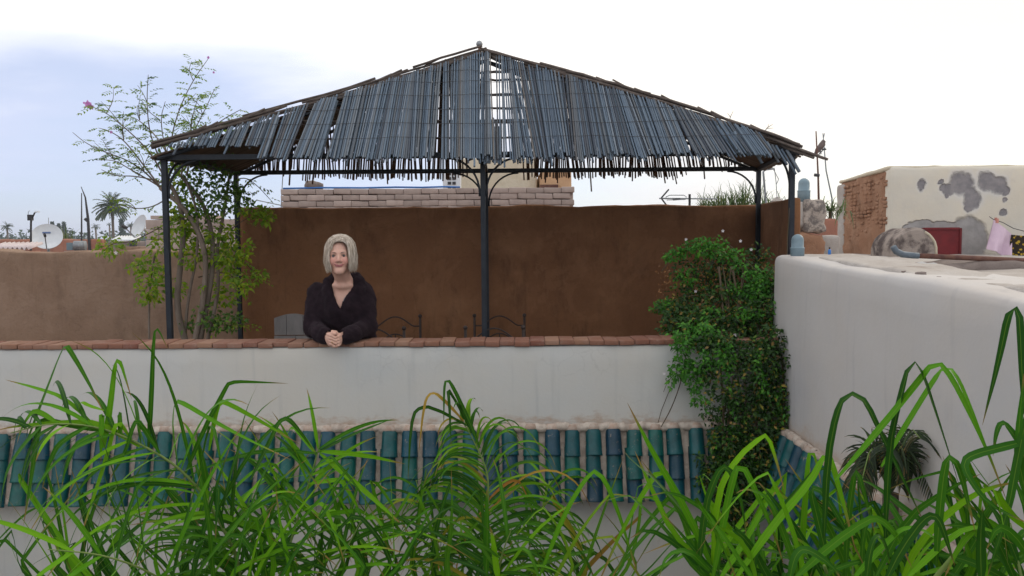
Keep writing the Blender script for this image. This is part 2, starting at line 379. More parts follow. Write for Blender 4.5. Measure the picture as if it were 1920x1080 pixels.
# strap leaflets: fresh green, yellower edge, brown tip comes with the leaf's own colour
def blade_mat(name, stops):
    s = NT(name); oi = s.n('ShaderNodeObjectInfo'); uv = s.n('ShaderNodeUVMap'); sp = s.n('ShaderNodeSeparateXYZ')
    s.t.links.new(uv.outputs[0], sp.inputs[0])
    c = s.ramp(oi.outputs['Random'], stops)
    hv = s.n('ShaderNodeHueSaturation'); s.put(c, hv.inputs['Color'])
    vein = s.noise(s.co('UV', scale=(26, .7, 1), rand=True), 1.0, 3)
    s.put(s.math('MULTIPLY_ADD', vein, .7, .65), hv.inputs['Value']); c = hv.outputs[0]
    mid = s.rng(s.math('ABSOLUTE', s.math('SUBTRACT', sp.outputs[0], .5)), 0, .07, .45, 0)
    c = s.mix(mid, c, (.2, .34, .03, 1))
    tip = s.math('MULTIPLY', s.rng(s.math('ADD', sp.outputs[1], s.math('MULTIPLY', oi.outputs['Random'], .12)), .90, 1.02), .9)
    c = s.mix(tip, c, (.26, .15, .05, 1))
    nb = s.bump(vein, .25, .002)
    return s.done(c, .5, nb, .13, 0, .20)
M['blade'] = blade_mat('strap_leaf', [(0, (.012, .062, .004, 1)), (.25, (.036, .150, .004, 1)), (.45, (.018, .092, .006, 1)), (.7, (.080, .26, .004, 1)), (1, (.15, .36, .004, 1))])
M['bladefine'] = blade_mat('feather_leaf', [(0, (.014, .070, .006, 1)), (.4, (.038, .150, .007, 1)), (.75, (.085, .24, .007, 1)), (.93, (.15, .29, .010, 1)), (.97, (.32, .2, .03, 1)), (1, (.32, .13, .03, 1))])
M['darkblade'] = blade_mat('dark_feather_leaf', [(0, (.018, .026, .020, 1)), (.4, (.028, .042, .024, 1)), (.8, (.04, .065, .028, 1)), (1, (.09, .07, .04, 1))])
M['rachis'] = simple('frond_stalk', (.13, .21, .045, 1), (.19, .26, .07, 1), 10, .5, .1, .002)
# ================================================================== THE SETTING
RND = random.Random(7)
TOP = 1.005                                   # top of the brick coping
YF = 5.20                                     # courtyard face of the parapet
XR = 1.75                                     # face of the tall wall on the right
ZE, ZB, YB = 0.432, -0.02, 5.07                # tile eave: top, bottom, how far it reaches out
FLOORZ, GZ = -3.1, -6.6

gs = [(-700, -200, GZ), (700, -200, GZ), (700, 900, GZ), (-700, 900, GZ)]
gm = me_new('ground', gs, [(0, 1, 2, 3)]); gm.materials.append(M['ground'])
tag(link('ground', gm), 'dry earth ground beyond the rooftops', 'ground', kind='structure')
def flat(name, lo, hi, mat, label, r=.02, amp=.004, step=.4):
    mb = MB(); mb.add(*rbox(lo, hi, r, step, amp)); o = mb.build(name, mat, None, True)
    return tag(o, label, name.split('_')[-1], kind='structure')
flat('courtyard_floor', (-5.24, -.34, FLOORZ-.15), (1.745, 5.195, FLOORZ), M['paleslab'], 'pale floor of the courtyard below the plants')
flat('courtyard_near_wall', (-5.5, -.6, FLOORZ-.1), (XR-.004, -.35, .55), M['plaster2'], 'pale courtyard wall below the viewpoint')
flat('courtyard_left_wall', (-5.5, -.34, FLOORZ-.1), (-5.25, YF-.004, .6), M['plaster2'], 'pale courtyard wall on the left')
flat('terrace_floor', (-5.6, 5.43, -.2), (2.3, 7.12, 0), M['tan'], 'earth coloured floor of the roof terrace')

# ---- parapet wall with brick coping
par = thing('parapet_wall', 'pale plastered parapet wall topped with a row of terracotta bricks', 'wall', (-1.7, 5.3, 0))
mb = MB(); mb.add(*rbox((-5.6, YF, FLOORZ), (XR+.3, YF+.215, TOP-.033), .018, .1, .007, 1.6))
mb.build('plaster_wall', M['plaster'], par, True)
bv, bf = rbox((-.0475, -.119, -.0215), (.0475, .119, .0215), .004, .2, .0012, 9)
bms = []
for k in range(4):
    v, f = rbox((-.0475, -.112, -.0162), (.0475, .112, .0162), .0045, .06, .0022, 14, seed=k*3.1)
    m = me_new('brick', v, f, True); m.materials.append(M['brick']); bms.append(m)
x = -4.6
while x < XR-.02:
    wdt = .0985+RND.uniform(-.0035, .0035)
    o = link('brick', bms[RND.randrange(4)], par, (x+wdt/2, YF+.100+RND.uniform(-.007, .006), TOP-.0162+RND.uniform(-.003, .0035)))
    o.scale = (wdt/.0975, 1, RND.uniform(.95, 1.04)); o.rotation_euler = (rad(RND.uniform(-1.2, 1.2)), rad(RND.uniform(-1.6, 1.6)), rad(RND.uniform(-1.6, 1.6)))
    x += wdt
mb = MB(); mb.box((-1.4, YF+.104, TOP-.024), (6.3, .185, .020)); mb.build('coping_mortar', M['jointmortar'], par)

# ---- tall side wall on the right, rounded end and top
def wz(p):
    t = max(0, min(1, (p.z-.6)/.6))
    return (p.x, p.y, p.z-(5.3-p.y)*.036*t)
rw = thing('side_wall', 'tall pale plaster wall with rounded top edge on the right', 'wall', (2.0, 3, 0))
mb = MB(); mb.add(*rbox((XR, -.6, FLOORZ), (2.28, 5.36, 1.548), .045, .11, .016, 1.1, wz))
mb.build('plaster_wall', M['plaster2'], rw, True)
v, f = rbox((XR+.13, -.5, 1.50), (2.27, 5.30, 1.556), .02, .05, .017, 3.1, wz, 2.0)
mb = MB(); mb.add(v, f); mb.build('rubble_capping', M['rubble'], rw, True)

# ---- glazed tile eaves
def tile_mesh(name, collar):
    """tapered half barrel, axis +Y up the slope, y from 0 (lower rim) to L; bulge +Z"""
    L = .205; n = 10; mb = MB(); rows = [(0, .0540), (.004, .0550), (.012, .0548), (.016, .0532), (.026, .0536), (.030, .0524), (.10, .0508), (.165, .049), (.172 if collar else L, .046 if collar else .047)]
    vs = []; fs = []
    for (y, r) in rows:
        for j in range(n+1):
            a = math.pi*(j/n); vs.append(V((r*math.cos(a), y, r*math.sin(a)*.98-.004)))
    for i in range(len(rows)-1):
        for j in range(n):
            a = i*(n+1)+j; fs.append((a, a+n+1, a+n+2, a+1))
    k = len(vs)
    for j in range(n+1):                        # thickness at the lower rim
        a = math.pi*(j/n); vs.append(V((.046*math.cos(a), .002, .046*math.sin(a)-.004)))
    for j in range(n): fs.append((j, j+1, k+j+1, k+j))
    k = len(vs)
    for j in range(n+1):
        a = math.pi*(j/n); vs.append(V((.044*math.cos(a), .12, .044*math.sin(a)-.004)))
    for j in range(n): fs.append((k-n-1+j, k-n+j, k+j+1, k+j))
    mb.add(vs, fs)
    if collar:
        vs = []; fs = []
        for (y, r) in ((.168, .047), (.170, .0495), (.19, .0485), (.205, .040)):
            for j in range(n+1):
                a = math.pi*(j/n); vs.append(V((r*math.cos(a), y, r*math.sin(a)-.004)))
        for i in range(3):
            for j in range(n):
                a = i*(n+1)+j; fs.append((a, a+n+1, a+n+2, a+1))
        mb.add(vs, fs, 1)
    return mb.mesh(name, [M['glaze'], M['collar']], True)
TM, TMC = tile_mesh('roof_tile', False), tile_mesh('roof_tile', True)
def eave(name, label, P0, along, outw, length, pitch, n0, seed):
    """P0: top corner against the wall; along: direction of the row; outw: direction away from the wall"""
    R = random.Random(seed); run, drop = YF-YB, ZE-ZB; sl = math.hypot(run, drop)
    up = (V((0, 0, drop))-outw*run).normalized(); nrm = along.cross(up).normalized()
    if nrm.z < 0: nrm = -nrm
    e = thing(name, label, 'tile eave', P0+along*length/2)
    # lumpy mortar bed under the tiles
    nu, nv = int(length/.022), 26; vs = []; fs = []
    for i in range(nu+1):
        for j in range(nv+1):
            u = length*i/nu; t = j/nv; p = P0+along*u-up*(sl*t)
            ph = (u-n0)/pitch; near = abs(ph-math.floor(ph)-.5)*2      # 1 on a tile axis .. 0 mid gap
            h = .012-.018*t-near*.012+fbm(p*22, 3)*.010+fbm(p*6, 2)*.006
            if t < .12: h += (.12-t)/.12*(.030+.022*fbm(p*14, 3))
            vs.append(p+nrm*h)
    k = len(vs)
    for i in range(nu):
        for j in range(nv): a = i*(nv+1)+j; fs.append((a, a+1, a+nv+2, a+nv+1))
    for i in range(nu+1):
        for j in (0, nv):
            u = length*i/nu; t = j/nv; vs.append(P0+along*u-up*(sl*t)-nrm*.03)
    for i in range(nu):
        a = k+2*i; fs.append((a, a+2, a+3, a+1)); b = i*(nv+1)+nv; fs.append((b, a+1, a+3, b+nv+1))
    m = me_new('mortar_bed', vs, fs, True); m.materials.append(M['mortar']); link('mortar_bed', m, e)
    # scalloped mortar fillet along the wall
    pts = []; rs = []
    for i in range(int(length/.012)):
        u = .012*i; p = P0+along*u+outw*.022+V((0, 0, .004+.014*fbm(V((u*9, seed, 0)), 3))); pts.append(p); rs.append(.028+.011*fbm(V((u*16, 3, seed)), 3)+.005*fbm(V((u*60, 7, seed)), 2))
    mb = MB(); mb.tube(pts, rs, 8); mb.build('mortar_fillet', M['mortar'], e, True)
    Bx = along; By = up; Bz = Bx.cross(By)
    if Bz.z < 0: Bx = -Bx; Bz = Bx.cross(By)
    base = Matrix((Bx, By, Bz)).transposed()
    u = n0+pitch/2
    while u < length-.03:
        ju = R.uniform(-.004, .004)
        for row in range(3):
            off = sl-(sl-.175)/2*(2-row)   # distance below the wall
            lift = .010-.004*row
            p = P0+along*(u+ju+R.uniform(-.003, .003))-up*(off+.012+R.uniform(-.006, .006))+nrm*(lift+(.005 if row < 2 else 0)+(2-row)*.004)
            o = link('roof_tile', TMC if row == 0 else TM, e, p)
            tilt = Matrix.Rotation(rad(-1.5+R.uniform(-1.2, 1.2)), 3, 'X') @ Matrix.Rotation(rad(R.gauss(0, 2.0)), 3, 'Z') @ Matrix.Rotation(rad(R.gauss(0, 5)), 3, 'Y')
            o.rotation_euler = (base @ tilt).to_euler(); s_ = R.uniform(.97, 1.03); o.scale = (s_, 1, s_)
        u += pitch+R.uniform(-.002, .002)
    return e
eave('tile_eave', 'teal glazed barrel tile eave below the parapet', V((-4.3, YF-.003, ZE)), V((1, 0, 0)), V((0, -1, 0)), 4.3+XR-.02, .1335, -.04, 3)
eave('tile_eave', 'dark teal tile eave running along the foot of the right wall', V((XR-.003, 1.3, ZE)), V((0, 1, 0)), V((-1, 0, 0)), YB-1.3+.02, .1335, 0, 5)

# ---- earth walls round the terrace
YW = 7.15
bwall = thing('terrace_back_wall', 'dark brown earth wall behind the pergola', 'wall', (-.1, YW, 0))
zt = at(905, 387, YW).z
def wb(p): return (p.x, p.y, p.z+(.005*math.sin(p.x*2.1)+.004*math.sin(p.x*5.3+1) if p.z > 1 else 0))
mb = MB(); mb.add(*rbox((at(445, 450, YW).x, YW, -.1), (2.45, YW+.28, zt), .025, .07, .016, 2.6, wb)); mb.build('wall_body', M['brown'], bwall, True)
swall = thing('terrace_side_wall', 'brown earth wall beside the right front post of the pergola', 'wall', (2.15, 6.3, 0))
def ws(p): return (p.x+(p.y-YW)*.125, p.y, p.z)
mb = MB(); mb.add(*rbox((2.20, 5.84, -.1), (2.27, YW-.006, zt-.005), .02, .11, .010, 1.7, ws)); mb.build('wall_body', M['brown'], swall, True)
lwall = thing('low_terrace_wall', 'low tan earth wall behind the left end of the parapet', 'wall', (-4, YW, 0))
zl = at(150, 470, YW).z
mb = MB(); mb.add(*rbox((-7.2, YW+.02, -.1), (at(445, 450, YW).x-.004, YW+.30, zl), .03, .07, .024, 2.4, wb)); mb.build('wall_body', M['tan'], lwall, True)

# ================================================================== THE PERGOLA
XA = at(905, 300, 5.7).x
YP, YQ, YM = 5.70, 7.04, 6.37
PXL, PXR = at(313, 450, YP).x, at(1483, 450, YP).x
QXL, QXR = at(446, 450, YQ).x, at(1421, 450, YQ).x
ZP = 2.262                                    # beam level
ZA = at(905, 100, 6.37).z                                    # apex
pg = thing('pergola', 'dark iron pergola with a hipped roof of weathered grey reeds', 'pergola', (XA, YM, 0))
def post(x, y, z1, r=.0175): MB().box((x, y, (z1+.02)/2), (2*r, 2*r, z1-.02)).build('post', M['steel'], pg)
for (x, y) in ((PXL, YP), (XA, YP), (PXR, YP), (QXL, YQ), (XA-.02, YQ), (QXR, YQ)): post(x, y, ZP-.018)
def beam(a, b, h=.036): 
    a = V(a); b = V(b); d = b-a; R = d.to_track_quat('X', 'Z').to_matrix()
    MB().box((a+b)/2, (d.length, .036, h), R).build('beam', M['steel'], pg)
zl_, zr_ = ZP, ZP
beam((PXL-.06, YP, ZP), (PXR+.05, YP, ZP)); beam((QXL-.03, YQ, ZP), (QXR+.03, YQ, ZP))
beam((PXL, YP+.019, ZP+.002), (QXL, YQ-.019, ZP+.002)); beam((PXR, YP+.019, ZP+.002), (QXR, YQ-.019, ZP+.002))
beam((XA, YP+.019, ZP+.001), (XA-.02, YQ-.019, ZP+.001), .03)
def brace(c, d, r=.23, drop=.24):
    """quarter-arch strap from a post up to a beam; d = horizontal direction"""
    c = V(c); d = V(d).normalized(); pts = []
    for i in range(10):
        a = math.pi/2*i/9
        pts.append(c+d*(.024+r*(1-math.cos(a)))+V((0, 0, -.02-drop*(1-math.sin(a)))))
    pts = [pts[0]-V((0, 0, .03))]+pts
    MB().tube(pts, .0085, 6).build('brace', M['steel'], pg, True)
for x in (XA,):
    brace((x, YP, ZP), (1, 0, 0)); brace((x, YP, ZP), (-1, 0, 0)); brace((x-.02, YQ, ZP), (1, 0, 0), .26, .26); brace((x-.02, YQ, ZP), (-1, 0, 0), .26, .26)
brace((PXL, YP, ZP), (1, 0, 0)); brace((PXR, YP, ZP), (-.12, 1, 0), .24, .26); brace((QXR, YQ, ZP), (-1, 0, 0), .25, .25); brace((QXL, YQ, ZP), (1, 0, 0), .25, .25)
brace((PXL, YP, ZP), (0, 1, 0), .25, .25)
# rafters of the hipped roof
APEX = V((XA, YM, ZA))
hipL, hipR = V((PXL-.02, YP-.06, ZP+.02)), V((PXR+.03, YP-.06, ZP+.02))
hbL, hbR = V((QXL, YQ+.05, ZP+.02)), V((QXR, YQ+.05, ZP+.02))
for q in (hipL, hipR, hbL, hbR):
    MB().tube([q+V((0, 0, -.035)), APEX+V((0, 0, -.06))], .014, 6).build('rafter', M['steel'], pg, True)
RR = random.Random(21)
def lean_n(x, s): return noise.noise(V((x*3.1, s, 4.2)))
def slope(x, s, ye, y_off=0):                   # a point on the front (ye<YM) or back roof plane
    return V((x, ye+(YM-ye)*s, ZP+.03+(ZA-ZP-.03)*s))
# unit reed: a slightly tapered, jointed cane along +Z from 0 to 1
def reed_mesh():
    mb = MB(); n = 6; zs = [0, .18, .19, .42, .43, .66, .67, .88, .89, 1.0]; rr = [1, .98, 1.12, .97, 1.1, .95, 1.07, .92, 1.02, .9]
    mb.tube([V((0, 0, z)) for z in zs], rr, n); return mb.mesh('reed', M['reed'], True)
RM = [reed_mesh()]
def hip_s(x): return 1-abs(x-XA)/((XA-hipL.x) if x < XA else (hipR.x-XA))
GAPS = [(-2.22, .012), (-2.04, .018), (-1.86, .02), (-1.66, .014), (-1.52, .015), (-1.28, .02), (-.50, .022), (-.02, .008), (1.86, .05), (1.95, .03), (2.0, .02)]
xs = []; x = hipL.x+.10
while x < hipR.x-.06: xs.append(x); x += .0147+RR.uniform(-.0012, .0016)
xs = xs[:300]
def reed_line(x, jit=1.0):
    """lower and upper end of one front reed whose foot is at x"""
    u = (x-XA)/2.2
    ln = .16*u+.09*lean_n(x, 1.0)+.04*lean_n(x*4, 7.0)*jit+(.10 if u > .55 else 0)*(u-.55)*4+.03
    s0 = -.090-.028*(1-abs(u))+.03*lean_n(x*2.3, 3.0)+RR.gauss(0, .016)*jit
    if u < -.70: s0 = max(s0, .012)
    # solve for the upper end where the reed meets the hip
    s1 = .99
    for _ in range(8):
        xt = x-ln*(s1-s0); s1 = .5*s1+.5*max(0.02, hip_s(xt))
    s1 = max(s0+.03, s1-abs(RR.gauss(0, .010))-.014-.03*max(0, lean_n(x*5, 9.0))*(u < 0))
    return s0, s1, ln
for x in xs:
    if any(abs(x-g) < w_ for g, w_ in GAPS): continue
    if -.20 < x < .16 and RR.random() < .07: continue
    if RR.random() < .012: continue
    s0, s1, ln = reed_line(x)
    if RR.random() < .03: s0 -= RR.uniform(.02, .10)
    off = V((0, -.03, .024))*(1+RR.uniform(-.3, .3))
    a = slope(x, s0, YP-.08)+off; b = slope(x-ln*(s1-s0), s1, YP-.08)+off
    o = link('reed', RM[0], pg, a); d = b-a
    o.rotation_euler = d.to_track_quat('Z', 'Y').to_euler(); r = RR.uniform(.0056, .0080); 
    if -.20 < x < .16: r *= .95
    o.scale = (r, r, d.length)
# second layer under the front reeds, back slope, side slopes: masses of reeds
mb = MB()
for i in range(950):
    x = RR.uniform(hipL.x+.12, hipR.x-.1)
    if any(abs(x-g) < w_+.012 for g, w_ in GAPS): continue
    s0, s1, ln = reed_line(x)
    if -.22 < x < .18: s1 = min(s1, RR.uniform(.2, .3))
    else: s0 += abs(RR.gauss(0, .12))
    if s1-s0 < .08: continue
    q = V((0, -.018, .014))*RR.random(); mb.tube([slope(x, s0, YP-.08)+q, slope(x-ln*(s1-s0), s1-.02, YP-.08)+q], RR.uniform(.0050, .0075), 5)
tag(mb.build('reed_underlayer', M['reed'], pg, True), kind='stuff')
mb = MB()
def hip_sb(x): return 1-abs(x-XA)/((XA-hbL.x) if x < XA else (hbR.x-XA))
x = hbL.x+.05
while x < hbR.x-.05:
    x += RR.uniform(.012, .021) if abs(x) > 1.2 else RR.uniform(.011, .0185)
    hole = -.37 < x < .12
    if hole and -.20 < x: continue
    u = (x-XA)/2.2; ln = .30*u+.22*lean_n(x*1.7, 21.0)
    s0 = -.075+.06*lean_n(x*2.6, 33.0)-abs(RR.gauss(0, .022))-.03*(1-abs(u))
    if RR.random() < .035: s0 -= RR.uniform(.04, .16)
    if u < -.75 or u > .8: s0 += .07
    if hole: s0 = RR.uniform(.13, .2)
    s1 = .99
    for _ in range(8): s1 = .5*s1+.5*max(.02, hip_sb(x-ln*(s1-s0)))
    if s1 < s0+.05: continue
    q = V((0, RR.uniform(0, .012), .01))
    mb.tube([slope(x+RR.uniform(-.012, .012), s0, YQ+.07)+q, slope(x-ln*(s1-s0), s1-.01, YQ+.07)+q], RR.uniform(.0055, .0085), 5)
tag(mb.build('back_reed_slope', M['reedbrown'], pg, True), kind='stuff')
for (f0, f1, nm) in ((hipL, hbL, 'left'), (hipR, hbR, 'right')):
    mb = MB(); n = 130
    for i in range(n):
        t = (i+RR.uniform(-.4, .4))/n; p = f0.lerp(f1, t)+V((0, 0, -.01)); k = 1-abs(t-.5)*2*.97
        o_ = (p-APEX); o_.y = 0; p = p+o_.normalized()*RR.uniform(.0, .07)
        q = V((p.x, p.y, p.z)); e_ = APEX+V((0, (p.y-YM), 0)); e_ = p.lerp(V((APEX.x, p.y+(YM-p.y)*.0, APEX.z)), max(.05, k)*.98)
        mb.tube([q, e_], RR.uniform(.006, .0085), 5)
    tag(mb.build('side_reed_slope', M['reedbrown'], pg, True), kind='stuff')
# horizontal battens and tie wires
for s_ in (.16, .30, .44, .56, .68, .80):
    for ye, sgn, hs in ((YQ+.05, 1, hip_sb), (YP-.055, -1, hip_s)):
        xl = XA-(XA-(hbL.x if sgn > 0 else hipL.x))*(1-s_)*.97; xr_ = XA+((hbR.x if sgn > 0 else hipR.x)-XA)*(1-s_)*.97
        pts = [slope(xl+(xr_-xl)*k/12, s_+RR.uniform(-.006, .006), ye)+V((0, 0, -.012)) for k in range(13)]
        if sgn > 0 or s_ in (.30, .56, .80): MB().tube(pts, .0095, 6).build('batten', M['reedbrown'] if sgn > 0 else M['log'], pg, True)
for s_ in (.06, .20, .34, .48, .62, .74, .86):
    xl = XA-(XA-hipL.x)*(1-s_)*.95; xr_ = XA+(hipR.x-XA)*(1-s_)*.95
    pts = [slope(xl+(xr_-xl)*k/40, s_+RR.uniform(-.004, .004)+.008*math.sin(k*.5+s_*9), YP-.08)+V((0, -.043, .035)) for k in range(41)]
    MB().tube(pts, .0016, 4).build('tie_wire', M['dark'], pg)
# bundles of canes lashed along the hips
def bundle(path, n, spread, seed, stray):
    R = random.Random(seed); mb = MB(); L = sum((path[i+1]-path[i]).length for i in range(len(path)-1))
    def on(t):
        d = t*L
        for i in range(len(path)-1):
            l = (path[i+1]-path[i]).length
            if d <= l or i == len(path)-2: return path[i].lerp(path[i+1], d/l)
            d -= l
    for i in range(n):
        t0 = max(0, R.uniform(-.25, .85)); t1 = min(1, t0+R.uniform(.2, .5)); o_ = V((R.gauss(0, spread*.5), R.gauss(0, spread), R.gauss(0, spread)))
        p = [on(t0+(t1-t0)*k/5)+o_+V((0, 0, R.uniform(-.006, .006))) for k in range(6)]
        mb.tube(p, R.uniform(.008, .013), 6)
    for i in range(stray):
        t = R.uniform(.1, .95); p = on(t); d = (path[0]-path[-1]).normalized()
        e_ = p+d*R.uniform(.12, .26)+V((0, 0, R.uniform(.02, .055)))
        mb.tube([p+V((0, 0, .012)), e_], R.uniform(.006, .011), 5)
    mb.build('hip_bundle', M['log'], pg, True)
bundle([APEX+V((.02, -.02, .02)), at(600, 190, 5.98), hipL+V((-.02, -.05, .035))], 26, .016, 1, 14)
bundle([APEX+V((-.02, -.02, .02)), at(1180, 172, 6.0), at(1440, 254, 5.72), at(1500, 278, 5.62)], 30, .017, 2, 8)
bundle([APEX, hbL+V((0, 0, .02))], 12, .014, 3, 2); bundle([APEX, hbR+V((0, 0, .02))], 12, .014, 4, 2)
mb = MB()                                       # canes that run out past the right corner
for a, b in (((1440, 258), (1552, 299)), ((1455, 266), (1545, 297)), ((1460, 272), (1526, 296)), ((1472, 274), (1512, 288)), ((1450, 262), (1530, 291))):
    mb.tube([at(*a, 5.70), at(*b, 5.50+RR.uniform(-.05, .05))], .010, 6)
mb.build('loose_canes', M['log'], pg, True)
mb = MB()                                       # torn reeds under the right corner
for i in range(16):
    xx = 1345+i*8.5+RR.uniform(-3, 3); L = RR.uniform(22, 50); yy = 236+(xx-1345)*.30+RR.uniform(0, 8)
    mb.tube([at(xx, yy, 5.66), at(xx+L*.55, yy+L*.95, 5.60+RR.uniform(-.03, .03))], RR.uniform(.008, .013), 5)
mb.build('torn_reeds', M['reed'], pg, True)
MB().lathe([(.014, .0), (.012, .02), (.010, .045), (.016, .05), (.010, .06)], 14, APEX+V((-.04, 0, -.005))).build('finial', M['terra'], pg, True)
MB().ball(APEX+V((-.04, 0, .072)), .026, 14, 10).build('finial_ball', M['galv'], pg, True)
# ================================================================== BEYOND THE TERRACE
BR = random.Random(11)
def slab(name, lo, hi, mat, label, cat, r=.02, amp=.01, step=.5, part_name='wall_body'):
    t = thing(name, label, cat, ((lo[0]+hi[0])/2, (lo[1]+hi[1])/2, lo[2]))
    mb = MB(); mb.add(*rbox(lo, hi, r, step, amp)); mb.build(part_name, mat, t, True); return t
def brickwork(t, x0, x1, y, ztop, courses, bl, bh, dep, seed, mat='block', missing=()):
    """courses of separate blocks laid on the front of a mortar core"""
    R = random.Random(seed); z = ztop
    ms = []
    for k in range(3):
        v, f = rbox((-.5*bl+.002, -.5*dep, -.5*bh+.0025), (.5*bl-.002, .5*dep, .5*bh-.0025), .008, .15, .006, 6, seed=seed+k*2.3)
        m = me_new('brick', v, f, True); m.materials.append(M[mat]); ms.append(m)
    for c in range(courses):
        zc = ztop-bh*(c+.5); x = x0-(bl*.5 if c % 2 else 0)
        while x < x1-.02:
            xe = min(x+bl, x1); xs_ = max(x, x0); w_ = xe-xs_
            if w_ > bl*.25:
                o = link('brick', ms[R.randrange(3)], t, ((xs_+xe)/2, y+R.uniform(-.008, .006), zc+R.uniform(-.004, .004)))
                o.scale = (w_/bl, 1, 1); o.rotation_euler = (0, rad(R.uniform(-.8, .8)), rad(R.uniform(-1, 1)))
            x += bl

# ---- rooftop brick wall seen under the roof
YB1 = 9.9
x0, x1 = at(530, 370, YB1).x, at(1075, 370, YB1).x
zt1 = at(800, 353, YB1).z
t = thing('brick_wall', 'pinkish grey brick rooftop wall behind the brown terrace wall', 'wall', ((x0+x1)/2, YB1, 0))
MB().add(*rbox((x0, YB1+.02, -.5), (x1, YB1+.22, zt1-.006), .01, .5, .004)).build('mortar_core', M['block'], t, True)
brickwork(t, x0-.01, x1+.01, YB1, zt1, 6, .215, .073, .10, 4)
# blue cable lying along the brick wall
pts = [at(px, py, YB1-.045)+V((0, 0, 0)) for px, py in ((528, 352), (600, 353), (680, 352), (740, 357), (790, 355), (830, 352), (862, 352))]
o = MB().tube([V((p.x, YB1+.02, zt1+.012+(.006 if i % 2 else 0))) for i, p in enumerate(pts)], .012, 6).build('cable', M['bluep'], None, True)
tag(o, 'blue cable lying along the top of the brick wall', 'cable')
v, f = rbox(at(575, 353, YB1+.1)-V((0, .1, .0)), at(607, 337, YB1+.1)+V((0, .1, 0)), .05, .03, .03, 9)
lo = at(573, 351, YB1+.1); hi = at(606, 336, YB1+.1)
v, f = rbox((lo.x, YB1+.02, zt1-.003), (hi.x, YB1+.2, zt1+.10), .04, .03, .03, 9)
tag(MB().add(v, f).build('rock', M['greymud'], None, True), 'grey lump of stone on the left end of the brick wall', 'rock')
t = thing('wire_prop', 'bent wire frame hanging at the left end of the brick wall', 'wire', (lo.x, YB1, zt1))
MB().tube([at(527, 391, YB1-.02), at(529, 352, YB1-.02), at(531, 318, YB1-.02), at(533, 300, YB1-.02)], .006, 5).build('wire', M['galv'], t)
MB().tube([at(480, 375, YB1-.2), at(527, 385, YB1-.06), at(533, 391, YB1-.02)], .006, 5).build('wire', M['galv'], t)

# ---- buildings behind the brick wall
def house(name, px0, px1, pyt, Y, depth, mat, label, zb=GZ):
    a = at(px0, pyt, Y); b = at(px1, pyt, Y)
    t = thing(name, label, 'building', ((a.x+b.x)/2, Y, zb))
    MB().add(*rbox((a.x, Y, zb), (b.x, Y+depth, a.z), .05, .6, .02, 1.0)).build('wall_body', mat, t, True)
    return t, a, b
t, a, b = house('house', 858, 1008, 296, 13.5, 4, M['cream'], 'cream rendered house standing behind the middle post')
MB().add(*rbox((a.x-.03, 13.44, a.z-.62), (b.x+.02, 13.5, a.z-.57), .01, .3, .004)).build('ledge', M['cream'], t, True)
t, a, b = house('house', 1012, 1072, 318, 13.2, 4, M['orange_wall'], 'orange rendered house right of the cream one')
p = at(1018, 349, 13.15); MB().box((p.x+.1, 13.17, p.z), (.3, .05, .05)).build('sill', M['rust'], t)
# white air unit with a grille
p = at(846, 343, 12.0); t = thing('air_unit', 'white vent box with dark grille beside the cream house', 'air unit', p)
MB().box((p.x, 12.2, p.z-.7), (.26, .3, 1.8)).build('casing', M['white'], t)
for i in range(2):
    for j in range(5): MB().box((p.x-.03+i*.07, 12.045, p.z+.14-j*.07), (.05, .014, .042)).build('grille_slot', M['dark'], t)
flat('neighbour_roof', (-9, 7.45, -1.0), (-2.4, 40, .95), M['tan'], 'flat earth roofs beyond the low wall', amp=.02, step=2.0)
flat('far_roof', (-2.38, 7.46, -1.0), (7.5, 40, .9), M['tan'], 'flat earth roofs behind the brown wall', amp=.02, step=2.0)
for k, (lx, hx, ly, hy, hz) in enumerate(((-34, -11, 14, 22, 1.0), (-40, -9.2, 24, 40, .9), (9, 30, 16, 40, .8), (-60, -10, 44, 70, .2), (-8, 40, 44, 80, .1))):
    slab('town_house', (lx, ly, GZ), (hx, hy, hz), M[('tan', 'red_wall', 'tan', 'cream', 'red_wall')[k]],
         ('tan flat roofed house block beyond the low wall', 'red earth house block behind the satellite dishes', 'tan house block beyond the right roof', 'cream house block before the palm grove', 'red house block far behind the pergola')[k], 'house', .06, .04, 3.0)

# ---- left rooftops
YL = 20.0
t = slab('roof_parapet', (-16.5, YL+1.0, .95), (at(192, 455, YL+1).x, YL+1.25, at(60, 449, YL+1).z), M['red_wall'], 'red earth roof parapet behind the big satellite dish', 'wall', .05, .03, .3)
t = slab('roof_parapet', (at(196, 455, 17).x, 17, .95), (at(292, 455, 17).x, 17.25, at(240, 453, 17).z), M['greymud'], 'grey rough roof parapet below the smaller dish', 'wall', .05, .04, .2)
# grey block wall left of the pergola's back post
Yk = 9.2; x0, x1 = at(279, 440, Yk).x, at(448, 440, Yk).x; zk = at(350, 411, Yk).z
t = thing('block_wall', 'grey block wall seen through the climbing shrub', 'wall', ((x0+x1)/2, Yk, 0))
MB().add(*rbox((x0, Yk+.03, 0), (x1, Yk+.25, zk-.004), .01, .4, .004)).build('mortar_core', M['jointmortar'], t, True)
brickwork(t, x0-.01, x1, Yk, zk, 5, .30, .115, .12, 9)
MB().box(((x0+x1)/2-.1, Yk+.1, zk+.022), (x1-x0-.3, .3, .04)).build('coping_slab', M['block'], t)
